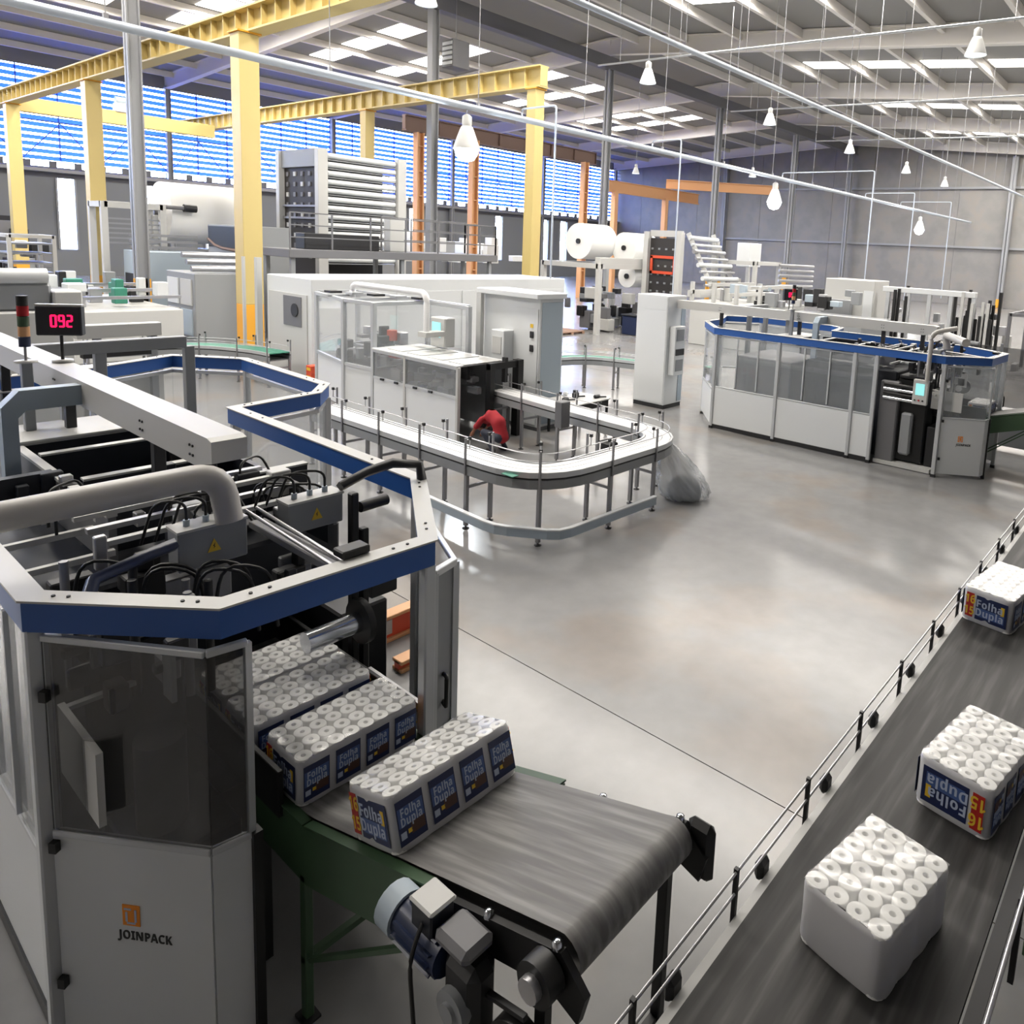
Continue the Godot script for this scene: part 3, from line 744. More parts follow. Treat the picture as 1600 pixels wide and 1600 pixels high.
	# electrical boxes with warning triangles
	for q in [[2.11, 2.62, -5.86, 2.87], [2.97, 3.47, -5.88, 2.92]]:
		s = new_st(); bb(s, V(q[0], q[3], q[2] - 0.2), V(q[1], 3.19, q[2]), 0.01); var bx := obj("junction_box", s, "grey", t)
		s = new_st(); bb(s, V(q[0] - 0.005, 3.18, q[2] - 0.205), V(q[1] + 0.005, 3.2, q[2] + 0.005)); obj("box_lid", s, "light_grey", bx)
		var cx: float = (q[0] + q[1]) / 2; var cy: float = (q[3] + 3.2) / 2 - 0.01
		s = new_st(); plate(s, [Vector2(-0.05, -0.045), Vector2(0.05, -0.045), Vector2(0, 0.06)], V(cx, cy, q[2] + 0.001), V(1, 0, 0), V(0, 1, 0), V(0, 0, 0.004)); obj("warning_triangle", s, "print_yellow", bx)
		s = new_st(); plate(s, [Vector2(-0.006, -0.02), Vector2(0.008, -0.005), Vector2(0.0, -0.002), Vector2(0.006, 0.025), Vector2(-0.01, 0.0), Vector2(0, -0.004)], V(cx, cy, q[2] + 0.004), V(1, 0, 0), V(0, 1, 0), V(0, 0, 0.003)); obj("flash_mark", s, "black", bx)
		for k in 3:
			s = new_st(); cyl(s, V(q[0] + 0.1 + k * 0.14, 3.2, q[2] - 0.1), V(q[0] + 0.1 + k * 0.14, 3.25, q[2] - 0.1), 0.025, 8); obj("cable_gland", s, "blue_grey", bx)
			s = new_st(); tube(s, bent([V(q[0] + 0.1 + k * 0.14, 3.24, q[2] - 0.1), V(q[0] + 0.1 + k * 0.14, 3.4, q[2] - 0.1), V(q[0] - 0.05 + k * 0.1, 3.38, q[2] - 0.3), V(q[0] - 0.1 + k * 0.1, 3.0, q[2] - 0.45)], 0.12, 4), 0.012, 5); obj("cable", s, "black", bx)
	# outfeed mechanics
	s = new_st(); tube(s, [V(3.45, 3.24, -5.9), V(3.75, 3.3, -5.95), V(4.03, 3.33, -5.95), V(4.18, 3.33, -5.74), V(4.2, 3.15, -5.72)], 0.05, 4); obj("swing_arm", s, "dark", t)
	s = new_st(); cyl(s, V(3.5, 3.1, -5.66), V(3.78, 3.1, -5.68), 0.05, 12); obj("roller", s, "black", t)
	for x in [3.4, 3.5]:
		s = new_st(); bb(s, V(x, 1.5, -5.7), V(x + 0.07, 3.25 if x < 3.45 else 2.9, -5.62), 0.01); obj("lift_column", s, "black", t)
	s = new_st(); cyl(s, V(2.9, 2.12, -5.5), V(3.4, 2.12, -5.5), 0.09, 16); obj("film_roller", s, "chrome", t)
	s = new_st(); cyl(s, V(3.38, 2.12, -5.5), V(3.44, 2.12, -5.5), 0.2, 18); obj("roller_disc", s, "black", t)
	for x in [2.22, 3.3]:
		s = new_st(); bb(s, V(x, 1.45, -6.7), V(x + 0.04, 1.8, -4.6), 0.006); obj("side_guide", s, "black", t)
	s = new_st(); bb(s, V(3.34, 1.7, -5.3), V(3.38, 1.78, -4.52)); obj("guide_rail", s, "steel", t)
	for k in 2:
		s = new_st(); cyl(s, V(2.76 + k * 0.09, 3.12, -6.2), V(2.76 + k * 0.09, 3.06, -4.75), 0.014, 6); obj("slide_rod", s, "steel", t)
	s = new_st(); bb(s, V(2.74, 3.0, -6.1), V(2.87, 3.05, -4.85)); obj("slide_plate", s, "mid_grey", t)
	s = new_st(); bb(s, V(2.7, 3.19, -4.72), V(2.92, 3.25, -4.58), 0.01); obj("slide_end", s, "black", t)
	s = new_st(); tube(s, [V(1.35, 2.95, -5.35), V(1.5, 3.12, -5.6), V(1.85, 3.14, -5.72), V(2.06, 3.15, -5.78)], 0.05, 4); obj("arch_bracket", s, "motor_blue", t)
	s = new_st(); cyl(s, V(1.65, 2.85, -5.4), V(2.05, 2.85, -5.45), 0.035, 10); obj("roller", s, "steel_dull", t)
	s = new_st(); tube(s, [V(1.25, 2.9, -5.3), V(1.35, 3.05, -5.42), V(1.42, 2.95, -5.5)], 0.04, 4); obj("hinge_arm", s, "light_grey", t)
	# valves and small fittings on the top members
	var rng := RandomNumberGenerator.new(); rng.seed = 7
	for k in 26:
		var x := rng.randf_range(1.6, 3.45); var z := rng.randf_range(-8.6, -6.0)
		s = new_st(); bb(s, V(x, 2.9, z), V(x + rng.randf_range(0.06, 0.22), rng.randf_range(3.02, 3.16), z + rng.randf_range(0.05, 0.14)), 0.008)
		obj("valve_block", s, ["light_grey", "black", "steel", "navy_black"][k % 4], t)
	for k in 9:
		var x := rng.randf_range(1.7, 3.2); var z := rng.randf_range(-7.6, -6.1)
		s = new_st(); tube(s, bent([V(x, 2.9, z), V(x, 3.22, z), V(x + 0.3, 3.2, z + rng.randf_range(-0.3, 0.3)), V(x + 0.36, 2.85, z + 0.1)], 0.12, 4), 0.013, 5); obj("hose", s, "black", t)
	for k in 4:
		s = new_st(); bb(s, V(1.75, 3.06 + 0.01 * k, -6.35 - k * 0.32), V(3.4, 3.1 + 0.01 * k, -6.29 - k * 0.32)); obj("slide_bar", s, "light_grey" if k % 2 == 0 else "steel", t)
	# dark linkages, hoses and clamps in the front well
	for k in 30:
		var x := rng.randf_range(1.3, 3.3); var z := rng.randf_range(-6.5, -5.15); var y := rng.randf_range(2.35, 2.75)
		s = new_st(); bb(s, V(x, y, z), V(x + rng.randf_range(0.05, 0.3), y + rng.randf_range(0.05, 0.25), z + rng.randf_range(0.04, 0.16)), 0.01)
		obj("linkage", s, ["black", "dark", "navy_black", "mid_grey", "black", "steel_dull"][k % 6], t)
	for k in 6:
		var x := rng.randf_range(1.4, 2.6); var z := rng.randf_range(-6.3, -5.4)
		s = new_st(); cyl(s, V(x, 2.1, z), V(x, rng.randf_range(2.85, 3.08), z), 0.03, 8); obj("guide_rod", s, "steel_dull" if k % 2 == 0 else "dark", t)
		s = new_st(); tube(s, bent([V(x, 2.5, z), V(x + 0.1, 3.05, z), V(x + 0.4, 2.95, z + 0.1), V(x + 0.5, 2.4, z)], 0.15, 4), 0.014, 5); obj("hose", s, "black", t)
	for k in 3:
		s = new_st(); bb(s, V(1.25, 2.75 + k * 0.06, -6.9 - k * 0.5), V(2.0, 2.8 + k * 0.06, -6.85 - k * 0.5)); obj("slide_bar", s, "light_grey", t)
	s = new_st(); bb(s, V(1.4, 2.41, -6.65), V(2.1, 2.5, -6.0), 0.02); obj("tower_cap", s, "dark", t)
	# stack light and running display on posts
	s = new_st(); bb(s, V(2.2, 3.1, -10.36), V(2.3, 3.88, -10.26), 0.008); obj("display_post", s, "grey", t)
	s = new_st(); lathe(s, V(2.25, 3.88, -10.31), [Vector2(0.11, 0), Vector2(0.11, 0.02), Vector2(0, 0.025)], 12); obj("post_cap", s, "light_grey", t)
	s = new_st(); cyl(s, V(2.25, 3.9, -10.31), V(2.25, 4.06, -10.31), 0.014, 6); obj("stack_stem", s, "steel_dull", t)
	var stack := ["motor_blue", "orange", "green", "red", "black"]
	for k in 5:
		s = new_st(); cyl(s, V(2.25, 4.06 + k * 0.115, -10.31), V(2.25, 4.17 + k * 0.115, -10.31), 0.055, 12); obj("signal_lens", s, stack[k], t, ["blue", "orange", "green", "red", "black"][k] + " segment of the stack light")
	s = new_st(); bb(s, V(2.62, 3.1, -10.69), V(2.72, 3.81, -10.59), 0.008); obj("display_post", s, "grey", t)
	s = new_st(); lathe(s, V(2.67, 3.81, -10.64), [Vector2(0.11, 0), Vector2(0.11, 0.02), Vector2(0, 0.025)], 12); obj("post_cap", s, "light_grey", t)
	s = new_st(); cyl(s, V(2.67, 3.82, -10.64), V(2.67, 4.14, -10.64), 0.018, 6); obj("display_stem", s, "black", t)
	var db := Basis(Vector3.UP, -0.6)
	var dc := V(2.67, 4.3, -10.64)
	s = new_st(); box(s, dc, V(0.46, 0.35, 0.12), db, 0.012); var disp := obj("display", s, "navy_black", t)
	s = new_st(); box(s, dc + V(0, 0.185, 0), V(0.47, 0.02, 0.1), db); obj("display_top", s, "light_grey", disp)
	var seg := {"0": "abcdef", "9": "abcdfg", "2": "abged"}
	s = new_st()
	for i in 3:
		for ch in seg["092"[i]]:
			var c := Vector2(0.1 * (i - 1) + 0.04, 0)
			var q: Array = {"a": [0, 0.065, 1], "g": [0, 0, 1], "d": [0, -0.065, 1], "b": [0.028, 0.033, 0], "c": [0.028, -0.033, 0], "f": [-0.028, 0.033, 0], "e": [-0.028, -0.033, 0]}[ch]
			box(s, dc + db * V(c.x * 0.8 + q[0] * 0.85, c.y + q[1], 0.063), V(0.046, 0.02, 0.006) if q[2] else V(0.02, 0.065, 0.006), db)
	obj("led_digits", s, "led_pink", disp, "glowing pink digits 092")
	if second: # open doorway with the operator panel on its arm
		s = new_st(); bb(s, V(1.3, 0.1, -7.1), V(1.7, 2.3, -6.6), 0.03); obj("carriage", s, "mid_grey", t)
		s = new_st(); bb(s, V(1.35, 0.35, -6.5), V(1.8, 1.5, -6.2), 0.05); obj("carriage", s, "grey", t)
		for k in 4:
			s = new_st(); cyl(s, V(1.3, 1.85 + k * 0.12, -7.0), V(1.3, 1.85 + k * 0.12, -6.0), 0.05, 10); obj("roller", s, "chrome" if k % 2 == 0 else "black", t)
		s = new_st(); bb(s, V(1.25, 0.02, -7.1), V(2.0, 0.12, -5.6)); obj("sill", s, "light_grey", t)
		s = new_st(); bb(s, V(0.98, 1.85, -6.15), V(1.1, 2.5, -5.78), 0.01); var hm := obj("operator_panel", s, "light_grey", t)
		s = new_st(); bb(s, V(0.972, 2.1, -6.08), V(0.98, 2.4, -5.86)); obj("screen", s, "hmi", hm)
		for k in 3:
			s = new_st(); cyl(s, V(0.98, 1.96, -6.08 + k * 0.1), V(0.965, 1.96, -6.08 + k * 0.1), 0.025, 8); obj("button", s, ["green", "red", "black"][k], hm)
		s = new_st(); tube(s, bent([V(0.98, 2.5, -5.82), V(0.98, 3.75, -5.82), V(1.25, 3.9, -5.3)], 0.2, 4), 0.06, 10); obj("panel_arm", s, "duct", t)

func exit_conveyor(o: Vector3, label: String):
	var t := thing("outfeed_conveyor", label, "conveyor", o + V(2.8, 0, -3.4))
	T = t.transform.affine_inverse() * Transform3D(Basis(), o)
	var s := new_st()
	var top := [Vector2(-7.4, 1.54), Vector2(-4.45, 1.54), Vector2(-4.3, 1.57), Vector2(-2.05, 2.25)]
	var loop := top.duplicate()
	for k in range(1, 9):
		var a := 1.86 - k * 0.4
		loop.append(Vector2(-2.02 + cos(a) * 0.12, 2.14 + sin(a) * 0.12))
	loop.append(Vector2(-4.3, 1.36)); loop.append(Vector2(-7.4, 1.34))
	s.set_smooth_group(-1)
	for i in loop.size():
		var p: Vector2 = loop[i]; var q: Vector2 = loop[(i + 1) % loop.size()]
		s.set_smooth_group(1)
		quad(s, V(2.31, p.y, p.x), V(2.31, q.y, q.x), V(3.26, q.y, q.x), V(3.26, p.y, p.x))
	s.set_smooth_group(-1)
	obj("belt", s, "belt", t)
	for x in [2.25, 3.28]: # green side frames, then a narrow dark cheek to the end
		s = new_st(); plate(s, [Vector2(-5.0, 1.1), Vector2(-5.0, 1.5), Vector2(-4.3, 1.53), Vector2(-2.95, 1.94), Vector2(-2.95, 1.52), Vector2(-4.3, 1.1)], V(x, 0, 0), V(0, 0, 1), V(0, 1, 0), V(0.05, 0, 0)); obj("side_frame", s, "green", t)
		s = new_st(); plate(s, [Vector2(-2.95, 1.72), Vector2(-2.95, 1.92), Vector2(-1.98, 2.22), Vector2(-1.82, 2.08), Vector2(-1.86, 1.92), Vector2(-2.05, 1.98)], V(x + 0.005, 0, 0), V(0, 0, 1), V(0, 1, 0), V(0.04, 0, 0)); obj("cheek_plate", s, "black", t)
		s = new_st(); bar(s, V(x + 0.025, 1.535, -4.95), V(x + 0.025, 1.545, -4.32), 0.07, 0.012); bar(s, V(x + 0.025, 1.55, -4.3), V(x + 0.025, 1.955, -2.95), 0.07, 0.012); obj("frame_lip", s, "green", t)
		for q in [[-4.35, "green", 1.15], [-2.1, "black", 1.95]]:
			s = new_st(); bb(s, V(x, 0.02, q[0] - 0.035), V(x + 0.06, q[2], q[0] + 0.035), 0.006); obj("leg", s, q[1], t)
			s = new_st(); bb(s, V(x - 0.03, 0, q[0] - 0.07), V(x + 0.09, 0.02, q[0] + 0.07)); obj("foot_plate", s, "dark", t)
		s = new_st(); bar(s, V(x + 0.03, 0.5, -4.3), V(x + 0.03, 1.45, -3.1), 0.04, 0.03); obj("brace", s, "green", t)
	s = new_st(); bb(s, V(2.28, 0.0, -5.03), V(2.34, 1.5, -4.97)); obj("leg", s, "black", t)
	s = new_st(); bb(s, V(2.25, 0.45, -4.38), V(3.33, 0.5, -4.33)); obj("cross_bar", s, "green", t)
	s = new_st(); bb(s, V(2.25, 0.8, -2.13), V(3.33, 0.85, -2.08)); obj("cross_bar", s, "black", t)
	s = new_st(); bb(s, V(3.3, 1.9, -1.98), V(3.38, 2.26, -1.8), 0.04); obj("bearing_housing", s, "black", t)
	for q in [[3.305, 2.23, -2.02], [3.305, 2.045, -2.6], [2.275, 2.075, -2.5], [2.275, 2.23, -2.02]]:
		s = new_st(); lathe(s, V(q[0], q[1] - 0.02, q[2]), [Vector2(0.03, 0), Vector2(0.025, 0.03), Vector2(0, 0.04)], 8); obj("bolt_head", s, "chrome", t)
	# geared motor hanging on the side
	s = new_st(); cyl(s, V(2.12, 1.86, -3.0), V(2.12, 1.86, -2.62), 0.105, 18); var mo := obj("motor", s, "motor_blue", t, "dark blue finned motor")
	for k in 12:
		var a := TAU * k / 12
		s = new_st(); box(s, V(2.12 + cos(a) * 0.11, 1.86 + sin(a) * 0.11, -2.8), V(0.03, 0.012, 0.3), Basis(Vector3.BACK, a)); obj("cooling_fin", s, "motor_blue", mo)
	s = new_st(); tube(s, [V(2.12, 1.86, -3.1), V(2.12, 1.86, -3.0), V(2.12, 1.86, -2.98)], 0.125, 18); obj("fan_cowl", s, "blue_grey", mo)
	s = new_st(); bb(s, V(2.05, 1.95, -2.85), V(2.2, 2.09, -2.68), 0.01); obj("terminal_box", s, "navy_black", mo)
	s = new_st(); bb(s, V(2.04, 2.09, -2.86), V(2.21, 2.115, -2.67), 0.012); obj("terminal_lid", s, "light_grey", mo)
	s = new_st(); tube(s, bent([V(2.05, 2.02, -2.75), V(1.95, 1.9, -2.72), V(1.98, 1.35, -2.7), V(2.12, 1.28, -2.6), V(2.2, 1.4, -2.5)], 0.1, 4), 0.012, 5); obj("cable", s, "black", mo)
	s = new_st(); bb(s, V(2.06, 1.25, -2.62), V(2.24, 1.95, -2.36), 0.05); obj("gearbox", s, "dark", t)
	s = new_st(); cyl(s, V(2.02, 1.72, -2.49), V(2.08, 1.72, -2.49), 0.1, 16); cyl(s, V(2.0, 1.72, -2.49), V(2.03, 1.72, -2.49), 0.05, 12); obj("gearbox_cover", s, "grey", t)
	s = new_st(); bb(s, V(2.04, 1.98, -2.66), V(2.24, 2.06, -2.4), 0.03); obj("gearbox_top", s, "mid_grey", t)
	s = new_st(); cyl(s, V(2.12, 1.62, -2.12), V(2.2, 1.62, -2.12), 0.2, 20); obj("chain_guard", s, "black", t)
	s = new_st(); cyl(s, V(2.14, 2.1, -2.04), V(2.24, 2.1, -2.04), 0.11, 16); obj("shaft_bearing", s, "black", t)
	s = new_st(); cyl(s, V(2.1, 2.1, -2.04), V(2.14, 2.1, -2.04), 0.06, 12); obj("shaft_end", s, "steel", t)
	for y in [1.78, 1.42]:
		s = new_st(); bar(s, V(2.16, y, -2.45), V(2.16, y + 0.08, -2.1), 0.03, 0.025); obj("drive_chain", s, "dark", t)
	s = new_st(); bb(s, V(2.06, 1.3, -2.4), V(2.24, 1.5, -1.92), 0.02); obj("motor_bracket", s, "black", t)
	s = new_st(); bb(s, V(2.0, 1.2, -2.72), V(2.3, 1.24, -2.3)); obj("motor_plate", s, "steel_dull", t)
	s = new_st(); cyl(s, V(2.02, 1.1, -2.9), V(2.3, 1.42, -2.45), 0.02, 8); obj("torque_arm", s, "steel", t)

func transfer_belt():
	var t := thing("transfer_conveyor", "long dark belt conveyor with thin twin side rails carrying wrapped roll packs", "conveyor", V(15, 0, -1.0))
	var s := new_st(); bb(s, V(0.6, 1.86, -1.55), V(40, 1.9, -0.49)); obj("belt", s, "belt_dark", t)
	s = new_st(); bb(s, V(0.6, 1.66, -1.52), V(40, 1.85, -0.52)); obj("slider_bed", s, "dark", t)
	for z in [-1.6, -0.47]:
		s = new_st(); bb(s, V(0.6, 1.62, z), V(40, 1.88, z + 0.03)); obj("side_frame", s, "light_grey" if z < -1 else "black", t)
	s = new_st(); bb(s, V(0.6, 1.88, -1.6), V(40, 1.895, -1.55)); obj("edge_strip", s, "light_grey", t)
	s = new_st(); bb(s, V(0.6, 1.9, -0.47), V(40, 1.93, -0.4)); obj("edge_strip", s, "dark", t)
	for y in [2.16, 2.03]:
		s = new_st(); cyl(s, V(0.6, y, -1.61), V(40, y, -1.61), 0.0085, 6); obj("guide_rail", s, "steel", t)
	s = new_st(); cyl(s, V(0.6, 2.12, -0.36), V(40, 2.12, -0.36), 0.012, 6); obj("guide_rail", s, "steel", t)
	for k in 40:
		var x := 1.42 + k * 0.92
		s = new_st(); bb(s, V(x - 0.012, 1.8, -1.625), V(x + 0.012, 2.18, -1.6)); obj("rail_post", s, "black", t)
		s = new_st(); bb(s, V(x + 0.3, 1.86, -1.66), V(x + 0.42, 1.985, -1.6), 0.03); obj("roller_bracket", s, "black", t)
		s = new_st(); bb(s, V(x - 0.02, 1.6, -0.38), V(x + 0.02, 2.12, -0.35)); obj("rail_post", s, "dark", t)
	for k in 8:
		for z in [-1.58, -0.46]:
			s = new_st(); bb(s, V(1.6 + k * 4.6, 0, z - 0.03), V(1.68 + k * 4.6, 1.64, z + 0.03)); obj("leg", s, "green" if z > -1 else "dark", t)
	s = new_st(); bb(s, V(0.6, 0.9, -0.3), V(40, 0.98, -0.22)); obj("lower_rail", s, "green", t)

# ---------------------------------------------------------------- packs of paper rolls
func make_pack(nx: int, printed: bool, flip: bool) -> Node3D:
	local()
	var t := Node3D.new(); t.name = numbered("roll_pack"); add_child(t)
	var p := 0.1205; var L := nx * p; var W := 4 * p; var H := 0.36
	var rs := new_st()
	lathe(rs, Vector3.ZERO, [Vector2(0.06, 0.0), Vector2(0.06, H - 0.024), Vector2(0.0595, H - 0.018), Vector2(0.0575, H - 0.0135), Vector2(0.055, H - 0.0125), Vector2(0.053, H - 0.0125), Vector2(0.02, H - 0.0125), Vector2(0.0185, H - 0.0128), Vector2(0.017, H - 0.016), Vector2(0.0165, H - 0.03), Vector2(0.0165, 0.2), Vector2(0, 0.2)], 16)
	rs.generate_normals(); var rm := rs.commit()
	for i in nx:
		for j in 4:
			var o := MeshInstance3D.new(); o.mesh = rm; o.material_override = M["paper"]; o.name = "paper_roll"; t.add_child(o, true)
			o.position = V(-L / 2 + p * (i + 0.5), 0, -W / 2 + p * (j + 0.5))
	# wrapper: sides bulge between the sub-packs
	var per := nx / 4.0
	var outline := []
	var side := func(u: float, n: float) -> float: return 0.008 * absf(sin(PI * u * n))
	for k in 24: outline.append(Vector2(-L / 2 + L * k / 24.0, -W / 2 - side.call(k / 24.0, 4.0)))
	for k in 12: outline.append(Vector2(L / 2 + side.call(k / 12.0, 1.0), -W / 2 + W * k / 12.0))
	for k in 24: outline.append(Vector2(L / 2 - L * k / 24.0, W / 2 + side.call(k / 24.0, 4.0)))
	for k in 12: outline.append(Vector2(-L / 2 - side.call(k / 12.0, 1.0), W / 2 - W * k / 12.0))
	for k in outline.size(): # round the four corners
		var v: Vector2 = outline[k]
		var q := Vector2(maxf(absf(v.x) - (L / 2 - 0.05), 0), maxf(absf(v.y) - (W / 2 - 0.05), 0))
		if q.x > 0 and q.y > 0:
			var d := q.length()
			if d > 0.05: outline[k] = Vector2(signf(v.x) * (L / 2 - 0.05 + q.x / d * 0.05), signf(v.y) * (W / 2 - 0.05 + q.y / d * 0.05))
	var s := new_st(); s.set_smooth_group(1)
	var rings := [[0.985, 0.0], [1.004, 0.03], [1.0, 0.17], [1.004, H - 0.045], [0.99, H - 0.022], [0.965, H - 0.012]]
	for i in rings.size() - 1:
		for k in outline.size():
			var a: Vector2 = outline[k]; var b: Vector2 = outline[(k + 1) % outline.size()]
			var r0: float = rings[i][0]; var r1: float = rings[i + 1][0]
			quad(s, V(a.x * r0, rings[i][1], a.y * r0), V(b.x * r0, rings[i][1], b.y * r0), V(b.x * r1, rings[i + 1][1], b.y * r1), V(a.x * r1, rings[i + 1][1], a.y * r1))
	obj("wrapper", s, "poly", t, "white printed plastic wrapper")
	# clear crinkled film over the roll ends
	var f := FastNoiseLite.new(); f.seed = 3 + nx; f.frequency = 6.0
	s = new_st(); s.set_smooth_group(1)
	var hh := func(x: float, z: float) -> float:
		var e := minf(minf(L / 2 - absf(x), W / 2 - absf(z)) / 0.02, 1.0)
		return H - 0.012 + e * (0.006 + 0.007 * f.get_noise_2d(x, z) + 0.004 * f.get_noise_2d(x * 3.0, z * 1.2))
	for i in 28:
		for j in 14:
			var x0 := -L / 2 * 0.97 + L * 0.97 * i / 28.0; var x1 := -L / 2 * 0.97 + L * 0.97 * (i + 1) / 28.0
			var z0 := -W / 2 * 0.97 + W * 0.97 * j / 14.0; var z1 := -W / 2 * 0.97 + W * 0.97 * (j + 1) / 14.0
			quad(s, V(x0, hh.call(x0, z0), z0), V(x1, hh.call(x1, z0), z0), V(x1, hh.call(x1, z1), z1), V(x0, hh.call(x0, z1), z1))
	obj("top_film", s, "film", t, "clear crinkled film")
	if printed:
		var up := -1.0 if flip else 1.0
		for sg in [1, -1]: # both ends
			var b := Basis(V(0, 0, -sg * up), V(0, up, 0), V(sg, 0, 0))
			var c := V(sg * (L / 2 + 0.0085), 0.17, 0)
			panel(t, "print_red", b, c + b * V(-0.165, 0.005, 0.0), 0.075, 0.25)
			panel(t, "print_navy", b, c + b * V(0.045, 0.0, 0.0), 0.3, 0.25)
			panel(t, "print_blue", b, c + b * V(0.045, -0.045, 0.0012), 0.25, 0.09)
			panel(t, "print_yellow", b, c + b * V(0.15, 0.04, 0.0012), 0.035, 0.09)
			text("count_print", "16", 0.085, 0.003, "print_yellow", t, Transform3D(b, c + b * V(-0.165, 0.065, 0.001)), 0.8)
			text("count_print", "15", 0.085, 0.003, "print_yellow", t, Transform3D(b, c + b * V(-0.165, -0.055, 0.001)), 0.8)
			text("name_print", "Folha", 0.075, 0.003, "print_white", t, Transform3D(b, c + b * V(0.025, 0.045, 0.002)), 0.95)
			text("name_print", "Dupla", 0.075, 0.003, "print_white", t, Transform3D(b, c + b * V(0.03, -0.045, 0.002)), 0.95)
		for sg in [1, -1]: # four sub-packs on each long side
			var b := Basis(V(sg * up, 0, 0), V(0, up, 0), V(0, 0, sg))
			for k in 4:
				var c := V(-L / 2 + L * (k + 0.5) / 4.0, 0.17, sg * (W / 2 + 0.0085))
				var w := L / 4.0 - 0.05
				panel(t, "print_navy", b, c + b * V(0, 0.0, 0), w, 0.26)
				panel(t, "print_blue", b, c + b * V(0.0, 0.03, 0.0012), w * 0.92, 0.11)
				panel(t, "print_brown", b, c + b * V(w * 0.2, -0.055, 0.0012), w * 0.5, 0.07)
				panel(t, "print_white", b, c + b * V(-w * 0.34, -0.075, 0.0012), w * 0.2, 0.04)
				panel(t, "print_yellow", b, c + b * V(-w * 0.1, -0.065, 0.0012), w * 0.14, 0.025)
				text("name_print", "Folha", 0.05, 0.003, "print_white", t, Transform3D(b, c + b * V(0, 0.055, 0.002)), 0.8)
				text("name_print", "Dupla", 0.05, 0.003, "print_white", t, Transform3D(b, c + b * V(0, 0.0, 0.002)), 0.8)
	return t

func panel(t: Node, m: String, b: Basis, c: Vector3, w: float, h: float):
	var s := new_st(); box(s, c, V(w, h, 0.002), b); obj("printed_patch", s, m, t)

func packs():
	var g := "wrapped roll packs on the outfeed belts"
	var p8 := make_pack(8, true, false)
	tag(p8, "printed pack of white paper rolls halfway up the inclined belt", "roll pack", g)
	var n := V(0, 1, 0.3).normalized()
	p8.transform = Transform3D(Basis(V(1, 0, 0), V(0, n.y, -n.z), V(0, n.z, n.y)), V(2.785, 1.797, -3.56))
	copy(p8, V(2.785, 1.545, -4.71), 0, "printed pack of white paper rolls on the level belt, just before the incline").transform.basis = Basis()
	copy(p8, V(2.76, 1.545, -5.31), 0, "printed pack of white rolls at the machine mouth, in front of another pack").transform.basis = Basis()
	copy(p8, V(2.78, 1.545, -5.82), 0, "shaded pack of white rolls furthest inside the machine mouth").transform.basis = Basis()
	copy(p8, V(8.24, 1.902, -1.26), -0.13, "printed pack of paper rolls with glossy film furthest along the dark belt").transform.basis = Basis(Vector3.UP, -0.13)
	copy(p8, V(21.135, 1.545, -4.35), 0, "pack of paper rolls leaving the machine with the open doorway").transform.basis = Basis()
	var p7 := make_pack(7, true, true)
	tag(p7, "pack of paper rolls with upside-down print on the dark belt", "roll pack", g)
	p7.position = V(5.2, 1.902, -0.82); p7.rotation.y = -0.145
	var p6 := make_pack(6, false, false)
	tag(p6, "plain unprinted bundle of white paper rolls on the dark belt", "roll pack", g)
	p6.position = V(3.68, 1.902, -0.99); p6.rotation.y = -0.165

# ---------------------------------------------------------------- mid hall
func flat(pts: Array) -> Array:
	var r := []
	for p in pts: r.append(Vector2(p.x, p.z))
	return r

func offset_path(path: Array, d: float, y: float) -> Array:
	var out := []
	for i in path.size():
		var a: Vector2 = path[maxi(i - 1, 0)]; var b: Vector2 = path[mini(i + 1, path.size() - 1)]
		var n := (b - a).normalized()
		out.append(V(path[i].x - n.y * d, y, path[i].y + n.x * d))
	return out

func at_length(path: Array, l: float) -> Array: # [point, direction]
	for i in path.size() - 1:
		var d: float = path[i].distance_to(path[i + 1])
		if l <= d or i == path.size() - 2: return [path[i].lerp(path[i + 1], clampf(l / d, 0, 1)), (path[i + 1] - path[i]).normalized()]
		l -= d
	return []

